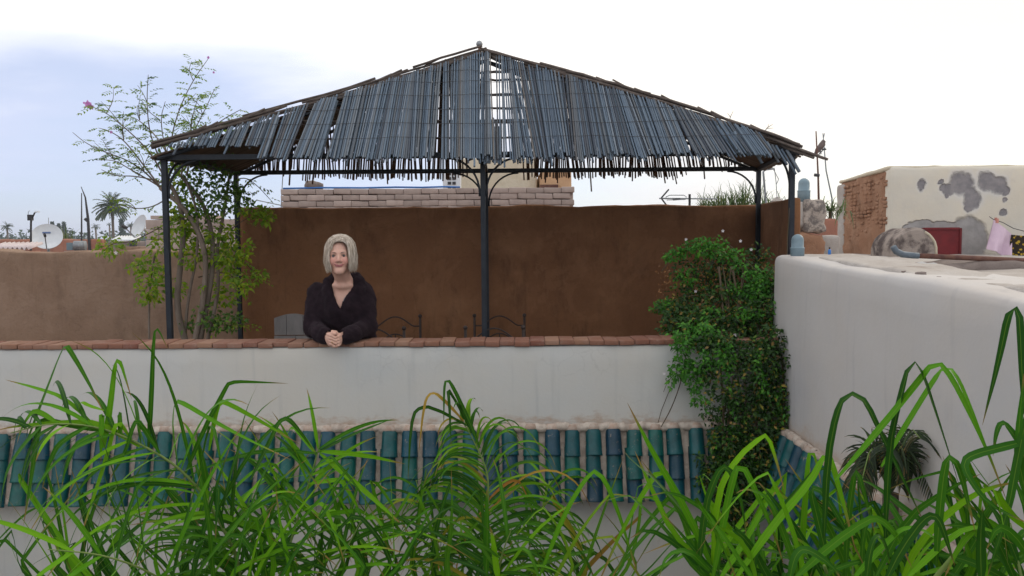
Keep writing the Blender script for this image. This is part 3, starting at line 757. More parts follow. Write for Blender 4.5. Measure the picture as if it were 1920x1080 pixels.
# satellite dishes
def dish(px, py, Y, D, az, el, label, logo):
    c = at(px, py, Y); n = V((math.sin(rad(az))*math.cos(rad(el)), -math.cos(rad(az))*math.cos(rad(el)), math.sin(rad(el))))
    R = n.to_track_quat('Z', 'Y').to_matrix(); t = thing('satellite_dish', label, 'satellite dish', (c.x, c.y, c.z-D*.5))
    r = D/2; prof = [(r*k/8, .16*D*(k/8)**2-.16*D) for k in range(1, 9)]
    prof = [(.002, -.16*D)]+prof+[(r*1.015, .004), (r*1.015, -.012)]+[(r*k/8, .16*D*(k/8)**2-.16*D-.014) for k in range(8, 0, -1)]
    mb = MB(); mb.lathe(prof, 32, c, R); mb.build('reflector', M['white'], t, True)
    f_ = c+n*(D*.55)+R @ V((0, -.25*D, 0))
    MB().tube([c+R @ V((0, -r*.98, -.01)), f_], .012, 6).build('feed_arm', M['galv'], t)
    MB().tube([f_-n*.06, f_+n*.05], .03, 8).build('feed_horn', M['dark'], t)
    MB().tube([c-n*.2*D, V((c.x-n.x*.35*D, c.y-n.y*.35*D, c.z-.2*D)), V((c.x-n.x*.35*D, c.y-n.y*.35*D, .93))], .03, 8).build('mast', M['galv'], t)
    if logo: MB().box(c+R @ V((-.03*D, r*.42, -.16*D+.16*D*.18+.012)), (.26*D, .06*D, .006), R).build('logo_plate', M['bluelogo'], t)
    return t
M['bluelogo'] = simple('faded_blue_print', (.06, .10, .22, 1), (.09, .14, .28, 1), 30, .5, 0)
dish(88, 443, 19, .66, 24, 28, 'large white satellite dish with a small blue mark on the left rooftop', True)
dish(260, 424, 15.5, .47, -38, 22, 'smaller white satellite dish beside the grey block wall', False)
# masts and clutter
def mast(name, pts, r, mat, label, cat='mast', yagi=()):
    foot = V((pts[0].x, pts[0].y, .9)); t = thing(name, label, cat, foot); pts = [foot]+list(pts); r = [r[0]]+list(r) if isinstance(r, (list, tuple)) else r
    MB().tube(pts, r, 7).build('pole', mat, t, True)
    for (a, b, n, L) in yagi:
        a = V(a); b = V(b); MB().tube([a, b], .009, 5).build('boom', M['galv'], t)
        for i in range(n):
            c = a.lerp(b, i/(n-1)); MB().tube([c-V((0, L/2, L*.35)), c+V((0, L/2, L*.35))], .006, 4).build('antenna_rod', M['galv'], t)
    return t
Ym = 21
mast('antenna_mast', [at(153, 468, Ym), at(153, 420, Ym), at(153, 362, Ym)], [.022, .02, .012], M['dark'], 'straight dark antenna mast on the left rooftop')
t = mast('leaning_pole', [at(168, 466, Ym), at(165, 410, Ym), at(160, 370, Ym), at(152, 350, Ym)], [.04, .035, .02, .008], M['dark'], 'curved leaning pole beside the straight antenna mast')
MB().tube([at(159, 410, Ym-.05), at(164, 414, Ym)], .04, 8).build('lamp_head', M['dark'], t)
t = mast('equipment_pole', [at(58, 466, 18), at(58, 420, 18), at(59, 405, 18)], .022, M['dark'], 'pole with a grey box and angled arm left of the big dish', 'pole')
p = at(57, 408, 18); MB().box(p, (.09, .09, .13)).build('control_box', M['dark'], t)
MB().tube([at(61, 408, 18), at(65, 399, 18), at(69, 397, 18)], .016, 6).build('arm', M['dark'], t)
MB().tube([at(53, 412, 18), at(53, 397, 18), at(56, 395, 18)], .006, 5).build('aerial', M['galv'], t)
p = at(67, 398, 18); MB().box(p+V((.03, 0, .01)), (.09, .05, .03)).build('camera_head', M['white'], t)
mast('thin_mast', [at(91, 446, 40), at(91, 408, 40)], .015, M['galv'], 'very thin mast behind the big dish')
p = at(150, 461, 16); t = thing('drum', 'grey metal drum lying on the left rooftop', 'drum', p)
R_ = V((1, .2, 0)).to_track_quat('Z', 'Y').to_matrix(); MB().lathe([(.09, -.11), (.1, -.105), (.1, 0), (.104, .005), (.1, .01), (.1, .105), (.09, .11)], 16, p, R_).build('barrel', M['galv'], t, True)
MB().box(p+V((-.17, 0, -.01)), (.12, .15, .15)).build('end_box', M['bluegrey'], t)
MB().box((p.x-.06, 16, (p.z-.1+.94)/2), (.42, .2, p.z-.1-.94)).build('stand', M['block'], t)
p = at(250, 457, 15); slab('roof_block', (p.x-.3, 14.9, .94), (p.x+.3, 15.2, p.z-.052), M['tan'], 'low tan block under the dark blue crate', 'block', .02, .01, .1); t = thing('crate', 'dark blue crate on the roof below the smaller dish', 'crate', p)
MB().box(p, (.1, .1, .1)).build('crate_body', M['dark'], t); MB().box(p+V((0, 0, .056)), (.115, .115, .012)).build('rim', M['bluegrey'], t)
def sheet(p, w_, d, label, mat):
    nx = 60; vs = []; fs = []
    for i in range(nx+1):
        for j in (0, 1):
            for k in (0, 1): vs.append(V((p.x+w_*(i/nx-.5), p.y+d*j, p.z+.03*math.sin(i*.9)+j*.1-k*.008)))
    for i in range(nx):
        a = 4*i; fs += [(a, a+4, a+6, a+2), (a+1, a+3, a+7, a+5), (a, a+1, a+5, a+4), (a+2, a+6, a+7, a+3)]
    m = me_new('corrugated_sheet', vs, fs, True); m.materials.append(mat); return tag(link('corrugated_sheet', m), label, 'roof sheet')
M['pinkwhite'] = simple('sun_bleached_sheet', (.62, .52, .53, 1), (.7, .63, .64, 1), 6, .6, .1, .003)
p = at(15, 466, 15); slab('roof_hut', (p.x-.36, 15.02, .94), (p.x+.36, 15.45, p.z-.045), M['red_wall'], 'low red roof hut under the pinkish corrugated sheet', 'hut', .02, .01, .1)
sheet(at(15, 466, 15), .75, .5, 'pinkish white corrugated sheet at the far left of the rooftops', M['pinkwhite'])
sheet(at(228, 452, 17.4), .5, .4, 'pale corrugated sheet on the roof below the far palm', M['white'])

# ---- leaves helper: many small folded leaves in one mesh
def leaves(cs, ds, ns, Ls, Ws, fold=.25):
    cs, ds, ns = (np.asarray(q, float) for q in (cs, ds, ns)); Ls = np.asarray(Ls, float)[:, None]; Ws = np.asarray(Ws, float)[:, None]
    ds /= np.linalg.norm(ds, axis=1)[:, None]+1e-9; sd_ = np.cross(ds, ns); sd_ /= np.linalg.norm(sd_, axis=1)[:, None]+1e-9; nn = np.cross(sd_, ds)
    mid = cs+ds*Ls*.45
    A = cs; B = mid+sd_*Ws*.5+nn*Ws*fold; C = mid-sd_*Ws*.5+nn*Ws*fold; D = cs+ds*Ls-nn*Ls*.12; E = mid
    vs = np.stack([A, B, C, D, E], 1).reshape(-1, 3); n = len(cs)
    t = np.array([[0, 4, 1], [0, 2, 4], [4, 3, 1], [4, 2, 3]]); fs = (t[None]+5*np.arange(n)[:, None, None]).reshape(-1, 3)
    return vs, fs
def np_mesh(name, vs, fs, mat, smooth=True):
    m = bpy.data.meshes.new(name); nf = len(fs); k = fs.shape[1]
    m.vertices.add(len(vs)); m.vertices.foreach_set('co', np.asarray(vs, np.float32).ravel())
    m.loops.add(nf*k); m.loops.foreach_set('vertex_index', np.asarray(fs, np.int32).ravel())
    m.polygons.add(nf); m.polygons.foreach_set('loop_start', np.arange(nf, dtype=np.int32)*k); m.polygons.foreach_set('loop_total', np.full(nf, k, np.int32))
    if smooth: m.polygons.foreach_set('use_smooth', np.ones(nf, bool))
    m.update(calc_edges=True); m.validate()
    for q in (mat if isinstance(mat, (list, tuple)) else [mat]): m.materials.append(q)
    return m
NR = np.random.default_rng(5)
def rdir(n, up=0.0):
    d = NR.normal(size=(n, 3)); d[:, 2] += up; return d/np.linalg.norm(d, axis=1)[:, None]

# ---- far palms and grove
def date_palm(px, py_top, py_base, Y, crown_px, label, n=46, trunk=.16, seed=1):
    R = random.Random(seed); top = at(px, py_top, Y); cr = crown_px/F*Y; cz = top.z-cr*.52
    c = V((top.x, Y, cz)); t = thing('date_palm', label, 'palm tree', (c.x, Y, GZ), 'far date palms')
    MB().tube([V((c.x+trunk*.5, Y, GZ)), V((c.x+trunk*.2, Y, (GZ+cz)/2)), c], [trunk*1.2, trunk, trunk*.95], 8).build('trunk', M['trunk'], t, True)
    C, D, NN, L, W_ = [], [], [], [], []
    for i in range(n):
        az = i*2.39996+R.uniform(-.2, .2); e0 = R.uniform(-.25, 1.35); L0 = cr*R.uniform(.85, 1.1)*.62
        d = V((math.cos(az)*math.cos(e0), math.sin(az)*math.cos(e0), math.sin(e0))); p = c.copy(); m = 9
        for k in range(m):
            q = p+d*(L0/m); d = (d+V((0, 0, -.16))).normalized()
            if k:
                s_ = d.cross(V((0, 0, 1))).normalized()
                for sg in (-1, 1):
                    for jj in (0, .5):
                        C.append(p.lerp(q, jj)); D.append(d*.9+s_*sg*.7+V((0, 0, R.uniform(-.25, .1)))); NN.append(V((0, 0, 1))+s_*R.uniform(-.5, .5)); L.append(L0*.26*(1-k/m*.55)); W_.append(L0*.06)
            p = q
    vs, fs = leaves(C, D, NN, L, W_); link('crown', np_mesh('crown', vs, fs, M['palmleaf']), t)
date_palm(209, 359, 455, 120, 58, 'tall date palm with a full crown, nearest of the far palms', 60, .2, 3)
date_palm(13, 416, 455, 190, 20, 'far date palm at the left edge above the grove', 34, .22, 5)
date_palm(179, 418, 455, 200, 15, 'small far date palm right of the leaning pole', 30, .22, 6)
date_palm(205, 416, 455, 210, 9, 'slim far palm just left of the tall date palm', 24, .2, 7)
date_palm(245, 415, 455, 170, 15, 'far date palm half hidden by the smaller dish', 30, .2, 8)
def grove():
    C, D, NN, L, W_ = [], [], [], [], []
    for i in range(420):
        Y = NR.uniform(210, 330); X = NR.uniform(-330, 240); h = NR.uniform(9.6, 11.6)+2.0*noise.noise(V((X*.035, 2, 0)))+.8*noise.noise(V((X*.15, 5, 0))); r = NR.uniform(2.6, 4.8)
        n = 110; u = rdir(n); c = np.array([X, Y, GZ+h*.55]); rr = NR.uniform(.55, 1, n)[:, None]
        C.append(c+u*np.array([r, r, h*.5])*rr); D.append(rdir(n, .2)); NN.append(u+rdir(n)*.5); L.append(NR.uniform(.8, 1.6, n)); W_.append(NR.uniform(.7, 1.3, n))
    vs, fs = leaves(np.concatenate(C), np.concatenate(D), np.concatenate(NN), np.concatenate(L), np.concatenate(W_))
    tag(link('palm_grove', np_mesh('palm_grove', vs, fs, M['farleaf'])), 'far green grove of trees along the horizon', 'trees', kind='stuff')
grove()
def cypress(px, pyt, Y, w_, label, seed):
    top = at(px, pyt, Y); h = top.z-GZ; t = thing('cypress_tree', label, 'tree', (top.x, Y, GZ), 'cypresses in the grove'); n = 900
    MB().tube([V((top.x, Y, GZ)), V((top.x, Y, GZ+h*.9))], [.2, .05], 6).build('trunk', M['trunk'], t)
    s_ = NR.uniform(.05, 1, n); r = w_*(1-s_)**.6*NR.uniform(.5, 1, n); a = NR.uniform(0, 6.28, n)
    C = np.stack([top.x+r*np.cos(a), Y+r*np.sin(a), GZ+h*s_], 1); vs, fs = leaves(C, rdir(n, 1.2), rdir(n), NR.uniform(.5, .9, n), NR.uniform(.3, .5, n))
    link('crown', np_mesh('crown', vs, fs, M['farleaf']), t)
cypress(98, 418, 215, 1.6, 'far conifer right behind the big dish, leftmost of three', 1); cypress(110, 421, 216, 1.4, 'small far conifer, middle of the three behind the big dish', 2); cypress(120, 419, 218, 1.5, 'far conifer, rightmost of the three behind the big dish', 3)
cypress(228, 413, 200, 1.5, 'far dark cypress right of the tall date palm', 4)
# bright tuft left of the masts
def tuft(px, py, Y, r, n, label, mat, up=.8, name='rooftop_plant', L0=1.0, W0=.02, base_z=None, droop=.5):
    c = at(px, py, Y); t = thing(name, label, 'plant', (c.x, Y, base_z if base_z is not None else c.z))
    mb = MB()
    for i in range(n):
        d = V(rdir(1, up)[0]); L = r*NR.uniform(.6, 1.2)*L0; p = c+V((NR.normal()*r*.35, NR.normal()*r*.3, 0)); s_ = d.cross(V((0, 0, 1))).normalized()*W0*NR.uniform(.6, 1.2)
        pts = []; 
        for k in range(6): pts.append(p.copy()); p = p+d*(L/5); d = (d+V((0, 0, -droop*.35*(k*.6)))).normalized()
        vs = []; 
        for k, q in enumerate(pts): ww = 1-(k/5)**2*.92; vs += [q-s_*ww, q+s_*ww]
        mb.add(vs, [(2*k, 2*k+1, 2*k+3, 2*k+2) for k in range(5)])
    mb.build('foliage', mat, t, True)
    if base_z is not None: MB().tube([V((c.x, Y, base_z)), c], [r*.08, r*.06], 6).build('stem', M['stem'], t)
    return t
tuft(117, 452, 24, .5, 60, 'spiky yellow green plant behind the big dish', M['papleaf'], W0=.02, base_z=.9)

# ---- right rooftops
RZ = 1.395
flat('right_roof', (2.275, 1.0, RZ-.5), (9.0, 13.5, RZ), M['rubble'], 'pale rough earth roof behind the right wall', .02, .02, .18)
Yh = 11.0
xa, xb, xc = at(1573, 400, Yh+1.4).x, at(1668, 400, Yh).x, at(2010, 400, Yh).x
zh = at(1690, 311, Yh).z
h = thing('roof_house', 'small roof house with flaking cream front and bare mud brick side', 'building', ((xb+xc)/2, Yh, RZ))
def hw(p):
    k = max(0, min(1, (p.z-1.9)/.4)); x_ = p.x
    return (x_, p.y, p.z-k*.10*max(0, (Yh+.9-p.y))*0-.05*k*max(0, (x_-xb-1.2))*.1)
# cream front with stain patches
def blobs(s, lst, wob=.10, ws=4.0):
    nn = s.n('ShaderNodeVectorMath'); nn.operation = 'MULTIPLY_ADD'; s.put(s.noise(s.co(), ws, 6, .65, out=1), nn.inputs[0]); nn.inputs[1].default_value = (wob*2,)*3
    sub = s.n('ShaderNodeVectorMath'); sub.operation = 'SUBTRACT'; s.t.links.new(s.tc.outputs['Object'], sub.inputs[0]); sub.inputs[1].default_value = (wob,)*3; s.t.links.new(sub.outputs[0], nn.inputs[2])
    acc = None
    for (p, r, sq) in lst:
        m = s.n('ShaderNodeVectorMath'); m.operation = 'SUBTRACT'; s.t.links.new(nn.outputs[0], m.inputs[0]); m.inputs[1].default_value = tuple(p)
        q = s.n('ShaderNodeVectorMath'); q.operation = 'MULTIPLY'; s.t.links.new(m.outputs[0], q.inputs[0]); q.inputs[1].default_value = (1/r, 0, sq/r)
        l = s.n('ShaderNodeVectorMath'); l.operation = 'LENGTH'; s.t.links.new(q.outputs[0], l.inputs[0]); d = l.outputs['Value']
        acc = d if acc is None else s.math('MINIMUM', acc, d)
    return acc
s = NT('flaking_cream_front'); co = s.co()
c = s.mix(s.rng(s.noise(co, 1.2, 8, .62), .3, .7), (.66, .60, .49, 1), (.60, .57, .50, 1))
c = s.mix(s.math('MULTIPLY', s.rng(s.noise(co, 3.5, 7, .66), .52, .75), .35), c, (.5, .47, .45, 1))
dark = [(at(*q, Yh), r, sq) for q, r, sq in (((1803, 345), .17, 1), ((1822, 372), .12, .7), ((1780, 357), .10, 1.2), ((1770, 352), .05, 1), ((1816, 390), .06, 1), ((1851, 340), .13, 1), ((1872, 347), .12, .9), ((1884, 360), .06, .8), ((1728, 348), .06, .8), ((1765, 340), .04, 1), ((1881, 399), .05, 1), ((1884, 378), .03, 1), ((1775, 368), .03, 1))]
dk = s.rng(blobs(s, dark, .085, 5.0), .72, 1.12, 1, 0)
hal = s.rng(blobs(s, dark, .085, 5.0), .9, 1.6, 1, 0)
c = s.mix(s.math('MULTIPLY', hal, .4), c, (.60, .60, .63, 1)); c = s.mix(dk, c, s.mix(s.rng(s.noise(co, 9, 5, .6), .3, .7), (.20, .19, .20, 1), (.29, .27, .27, 1)))
grey = [(at(*q, Yh), r, sq) for q, r, sq in (((1815, 450), .30, .85), ((1800, 432), .2, 1.4), ((1770, 424), .22, 2.6), ((1730, 424), .22, 2.6), ((1705, 430), .12, 1.5), ((1828, 468), .14, 1), ((1798, 470), .16, 1))]
gk = s.rng(blobs(s, grey, .06, 6.0), .8, 1.02, 1, 0)
c = s.mix(gk, c, s.mix(s.rng(s.noise(co, 7, 6), .3, .7), (.27, .26, .25, 1), (.36, .34, .33, 1)))
nb = s.bump(s.noise(co, 3, 8, .62), .5, .03); nb = s.bump(s.noise(co, 40, 5, .6), .25, .004, nb); nb = s.bump(s.math('MULTIPLY', s.math('MAXIMUM', dk, gk), -1.0), .9, .03, nb)
M['creamfront'] = s.done(c, .92, nb, .15)
MB().add(*rbox((xb, Yh, RZ-.1), (xc+2, Yh+.3, zh), .06, .10, .018, 1.6, hw)).build('front_wall', M['creamfront'], h, True)
# mud brick side: runs back and to the left
def mw(p):                                      # shear so the side wall recedes to the left edge
    t_ = (p.y-Yh-.02)/1.4
    return (p.x+(xa-xb)*max(0, min(1.2, t_)), p.y, p.z-.10*max(0, min(1.2, t_))*max(0, min(1, (p.z-1.9)/.3)))
MB().add(*rbox((xb+.004, Yh+.10, RZ-.1), (xb+.5, Yh+1.4, zh-.03), .05, .05, .03, 4.5, mw)).build('mud_side_wall', M['mud'], h, True)
MB().add(*rbox((xb-.012, Yh+.03, zh-.05), (xc+2.1, Yh+1.42, zh+.006), .03, .12, .015, 3, mw)).build('roof_lip', M['cream'], h, True)
MB().add(*rbox((xb-.035, Yh+1.22, RZ-.1), (xb+.1, Yh+1.47, zh-.06), .06, .1, .02, 3, mw)).build('pale_corner', M['rubble'], h, True)
mb = MB(); R = random.Random(3)
for r_ in range(16):
    z_ = zh-.13-r_*.058
    for k in range(12):
        if R.random() < .3 or r_ > 11 and R.random() < .6: continue
        y_ = Yh+.12+k*.102+R.uniform(-.015, .015); p_ = V(mw(V((xb+.004, y_, z_+R.uniform(-.008, .008)))))
        v_, f_ = rbox(p_-V((.006+R.uniform(0, .014), .042, .019)), p_+V((.03, .042, .019)), .009, .04, .008, 9, seed=k+r_*2)
        mb.add(v_, f_)
tag(mb.build('mud_brick_courses', M['mud'], h, True), kind='stuff')
# red shutter
M['red'] = simple('dark_red_paint', (.17, .015, .018, 1), (.12, .012, .015, 1), 8, .6, .2, .002)
a_, b_ = at(1727, 430, Yh), at(1796, 479, Yh)
sh = MB().box(((a_.x+b_.x)/2, Yh-.02, (a_.z+b_.z)/2), (b_.x-a_.x, .05, a_.z-b_.z)).build('shutter', M['red'], h)
for q in (.0, 1.0): MB().box((a_.x+(b_.x-a_.x)*q, Yh-.03, (a_.z+b_.z)/2), (.03, .06, a_.z-b_.z+.03)).build('shutter_frame', M['red'], sh)
MB().box(((a_.x+b_.x)/2, Yh-.032, a_.z+.008), (b_.x-a_.x-.035, .06, .028)).build('shutter_frame', M['red'], sh)
# plaster hump before the shutter
s = NT('worn_hump'); co = s.co(); c = s.mix(s.rng(s.noise(co, 4, 7, .65), .42, .6), (.33, .28, .245, 1), (.10, .08, .075, 1))
M['hump'] = s.done(c, .95, s.bump(s.noise(co, 14, 7, .65), .6, .02), .1)
Yu = 10.2; c0 = at(1716, 478, Yu); ru = 40/F*Yu; zu = at(1716, 427, Yu).z-RZ
hump = thing('plaster_hump', 'worn rounded plaster hump in front of the red shutter', 'mound', (c0.x, Yu, RZ))
mb = MB(); nseg = 14; vs = []; fs = []
for j, yy in enumerate((Yu, Yu+.02, Yu+.5, Yu+.7)):
    for i in range(nseg+1):
        a = math.pi*i/nseg; k = (.93, 1, 1, .9)[j]
        x_ = c0.x-ru*1.05*math.cos(a)*k; z_ = RZ-.05+(zu+.05)*k*(max(0, math.sin(a))**.62)
        p = V((x_, yy, z_)); vs.append(p+V((0, 0, 1))*fbm(p*5)*.02)
for j in range(3):
    for i in range(nseg): q = j*(nseg+1)+i; fs.append((q, q+1, q+nseg+2, q+nseg+1))
fs.append(tuple(range(nseg, -1, -1))); mb.add(vs, fs); mb.build('mound_body', M['hump'], hump, False)
MB().tube([V(v)+V((.004, .0, .004)) for v in vs[nseg//2+2:nseg+1]], .016, 6).build('pale_rim', M['cream'], hump, True)
M['slate'] = simple('blue_slate_pipe', (.09, .12, .15, 1), (.13, .16, .19, 1), 16, .6, .2, .002)
# pipe and the low dark wall it rests on
Yp = 6.2
za = at(1850, 489, Yp+.2).z
lw = slab('low_mud_wall', (at(1700, 500, Yp).x, Yp, RZ-.1), (5.5, Yp+.35, za), M['greymud'], 'low dark crumbling mud wall under the rusty pipe', 'wall', .05, .03, .1)
t = thing('pipe', 'rusty pipe with a bent blue grey end lying on the low mud wall', 'pipe', at(1800, 483, Yp))
pts = [at(1712, 479, Yp-.05), at(1800, 483, Yp+.05), at(1930, 489, Yp+.05), at(2000, 492, Yp+.05)]
MB().tube(pts, .021, 10).build('pipe_run', M['rust'], t, True)
MB().tube([at(1675, 463, Yp-.1), at(1680, 471, Yp-.09), at(1692, 477, Yp-.07), at(1712, 479, Yp-.05), at(1722, 479.5, Yp-.05)], [.024, .025, .025, .0245, .024], 10).build('pipe_elbow', M['slate'], t, True)
# mortar heap and stones on the wall top
v, f = rbox(at(1650, 512, 4.75)-V((0, 0, .06)), at(1775, 497, 4.75)+V((0, .30, .0)), .05, .035, .03, 8)
tag(MB().add(v, f).build('mortar_heap', simple('grey_mortar', (.33, .34, .35, 1), (.42, .41, .40, 1), 14, .95, .6, .01), None, True), 'grey smear of dried mortar on top of the right wall', 'mortar', kind='stuff')
for k, (px, py, Y, sz, lb) in enumerate(((1726, 519, 3.45, .014, 'brown flat stone on the rim of the right wall'), (1694, 508, 3.6, .006, 'small pebble left of the brown flat stone on the wall'), (1780, 529, 3.2, .005, 'dark pebble right of the brown flat stone on the wall'), (1801, 531, 3.15, .004, 'tiny rightmost pebble on the wall rim'), (1760, 521, 3.5, .006, 'pebble beside the brown flat stone'))):
    Y = 1.88*F/(px-960); p = at(px, py, Y); zt_ = 1.553-(5.3-Y)*.036
    v, f = rbox((p.x-sz*1.5, Y-sz, zt_-.004), (p.x+sz*1.5, Y+sz, zt_+sz*.8), sz*.3, sz*.5, sz*.35, 40, seed=k)
    tag(MB().add(v, f).build('stone', M['greymud'], None, True), lb, 'stone', 'loose stones on the wall')
p = at(1544, 478, 5.3); t = thing('bottle', 'tiny dark blue bottle on the end of the right wall', 'bottle', p)
MB().lathe([(.009, 0), (.010, .005), (.010, .03), (.004, .04)], 10, V((p.x, 5.2, 1.548))).build('bottle_body', M['bluep'], t, True)
MB().lathe([(.005, 0), (.005, .012)], 8, V((p.x, 5.2, 1.5885))).build('cap', M['dark'], t, True)
# domed vent caps
def vent(px, pyt, pyb, Y, wpx, label):
    b = at(px, pyb, Y); T_ = at(px, pyt, Y); r = wpx/2/F*Y; hgt = T_.z-b.z; t = thing('vent_cap', label, 'vent cap', b, 'domed vent caps')
    prof = [(r*1.02, -.03), (r*1.04, hgt*.38), (r*1.04, hgt*.40), (r*.93, hgt*.42), (r*.93, hgt-r*.93)]+[(r*.93*math.cos(a), hgt-r*.93+r*.93*math.sin(a)) for a in (.35, .7, 1.05, 1.35, 1.55)]
    MB().lathe(prof, 20, b).build('dome', M['bluegrey'], t, True)
    MB().lathe([(r*1.06, hgt*.36), (r*1.08, hgt*.37), (r*1.08, hgt*.395), (r*1.06, hgt*.405)], 20, b).build('collar', M['bluegrey'], t, True)
vent(1495, 439, 481, 5.15, 24, 'blue grey domed vent cap on the end of the right wall')
vent(1507, 334, 373, 8.0, 22, 'blue grey domed vent cap on top of the stone pillar')
# stone pillar
Ys = 7.9; a_, b_ = at(1489, 373, Ys), at(1550, 478, Ys)
sp = thing('stone_pillar', 'rough stone and mud pillar carrying a vent cap', 'pillar', ((a_.x+b_.x)/2, Ys, RZ))
zm = at(1520, 438, Ys).z
s = NT('pitted_stone'); co = s.co(); c = s.mix(s.rng(s.noise(co, 16, 8, .7), .42, .6), (.44, .38, .33, 1), (.17, .15, .14, 1))
M['pitted'] = s.done(c, .95, s.bump(s.noise(co, 22, 8, .7), .8, .02), .1)
MB().add(*rbox((a_.x+.10, Ys, zm+.01), (b_.x, Ys+.45, a_.z), .05, .035, .03, 8)).build('upper_stone', M['pitted'], sp, True)
MB().add(*rbox((a_.x, Ys+.03, zm+.05), (a_.x+.14, Ys+.45, a_.z-.02), .05, .035, .03, 8, seed=3)).build('upper_stone', M['rubble'], sp, True)
MB().add(*rbox((a_.x+.06, Ys-.02, RZ-.05), (b_.x-.02, Ys+.46, zm), .05, .035, .03, 8, seed=5)).build('lower_block', M['mud'], sp, True)
slab('grey_block', (b_.x+.01, Ys+.3, RZ-.05), (at(1574, 450, Ys+.3).x, Ys+.6, at(1560, 443, Ys+.3).z), M['rubble'], 'pale grey block between the stone pillar and the mud house', 'block', .03, .02, .06)
slab('red_stub_wall', (b_.x+.01, Ys+1.5, RZ-.05), (at(1572, 420, Ys+1.5).x, Ys+1.8, at(1560, 411, Ys+1.5).z), M['red_wall'], 'short red wall stub under the dry grass tuft', 'wall', .03, .02, .06)
# masts, bird
t = mast('antenna_mast', [at(1535, 372, 9.5), at(1534, 330, 9.5), at(1530, 246, 9.5)], [.013, .011, .007], M['rust'], 'rusty antenna mast with a bird, right of the pergola')
MB().tube([at(1527, 328, 9.48), at(1536, 329, 9.48)], .02, 6).build('clamp', M['dark'], t)
t = mast('wire_mast', [at(1560, 372, 9.7), at(1549, 320, 9.7), at(1543, 250, 9.7)], [.009, .008, .006], M['galv'], 'thin grey wire mast crossing behind the bird')
MB().tube([at(1532, 293, 9.65), at(1547, 277, 9.65)], .008, 5).build('stay', M['galv'], t); MB().tube([at(1530, 279, 9.6), at(1549, 280, 9.6)], .010, 6).build('perch', M['dark'], t)
MB().tube([at(1546, 250, 9.7), at(1538, 286, 9.7)], .005, 5).build('stay', M['galv'], t)
# TV antenna on the brown wall
Yt = 9.0; t = thing('tv_antenna', 'horizontal television antenna above the brown wall', 'antenna', at(1293, 388, Yt))
MB().tube([V((at(1293, 392, Yt).x, Yt, .9)), at(1293, 392, Yt), at(1293, 364, Yt)], .014, 6).build('pole', M['dark'], t)
MB().tube([at(1236, 372, Yt), at(1345, 373, Yt)], .008, 5).build('boom', M['galv'], t)
for a, b in (((1240, 371), (1254, 355)), ((1240, 372), (1252, 388))): MB().tube([at(*a, Yt), at(*b, Yt)], .009, 5).build('reflector_rod', M['dark'], t)
lp = [at(px, py, Yt-.03) for px, py in ((1248, 374), (1249, 369), (1256, 366), (1282, 366), (1287, 369), (1285, 374), (1250, 375))]
MB().tube(lp, .005, 5).build('dipole_loop', M['galv'], t); MB().tube([at(1262, 374, Yt-.02), at(1275, 373, Yt-.02)], .014, 6).build('junction', M['dark'], t)
for px in (1308, 1318, 1328, 1338): MB().tube([at(px, 377, Yt-.1), at(px, 368, Yt+.1)], .004, 4).build('antenna_rod', M['galv'], t)
t = mast('wire_pole', [at(1437, 390, 8.6), at(1433, 345, 8.6), at(1431, 322, 8.6), at(1436, 318, 8.6), at(1452, 316, 8.6)], .011, M['galv'], 'bent grey pole between the right posts of the pergola')
MB().tube([at(1452, 316, 8.6), at(1455, 340, 8.6), at(1457, 372, 8.6)], .004, 4).build('wire', M['galv'], t)
MB().tube([at(1450, 317, 8.6), at(1460, 336, 8.6), at(1456, 345, 8.6)], .004, 4).build('wire', M['galv'], t)
p = at(1457, 378, 8.8); t = thing('roof_vent', 'small pale peaked vent behind the brown side wall', 'vent', p); MB().lathe([(.07, -1.15), (.07, 0), (.075, .005), (.02, .045), (.012, .05)], 6, p).build('hood', M['rubble'], t)
tuft(1355, 392, 10.2, .30, 160, 'bushy grassy plant above the brown wall, left of the back post', M['papleaf'], .7, W0=.008, base_z=.9, droop=.7)
tuft(1395, 388, 10.0, .34, 190, 'taller grassy plant directly behind the right back post', M['papleaf'], .9, W0=.008, base_z=.9, droop=.7)
tuft(1452, 392, 10.3, .28, 80, 'sparse grassy plant between the right pergola posts', M['papleaf'], .8, W0=.008, base_z=.9, droop=.7)
tuft(1556, 396, 9.6, .24, 120, 'dry grass tuft between the stone pillar and the mud house', M['papleaf'], .6, W0=.008, base_z=RZ, droop=1.2)
tuft(1325, 388, 10.4, .22, 90, 'low grassy plant right of the television antenna', M['papleaf'], .6, W0=.008, base_z=.9, droop=.7)
# dry twigs on the roof's right hip
tw = thing('dry_twig', 'bare dry twig sticking up from the right hip of the roof', 'twig', at(1432, 248, 5.8))
MB().tube([at(1432, 250, 5.8), at(1438, 240, 5.8), at(1449, 233, 5.8)], [.003, .0025, .001], 4).build('twig', M['stem'], tw); MB().tube([at(1437, 241, 5.8), at(1450, 240, 5.8)], [.002, .001], 4).build('twig', M['stem'], tw); MB().tube([at(1440, 238, 5.8), at(1441, 233, 5.8)], [.002, .001], 4).build('twig', M['stem'], tw)
tw = thing('dry_twig', 'small leafless twig above the roof left of the longer dry twig', 'twig', at(1367, 230, 5.9))
MB().tube([at(1366, 232, 5.9), at(1370, 218, 5.9), at(1375, 208, 5.9)], [.003, .002, .001], 4).build('twig', M['stem'], tw); MB().tube([at(1369, 219, 5.9), at(1364, 212, 5.9)], [.002, .001], 4).build('twig', M['stem'], tw)

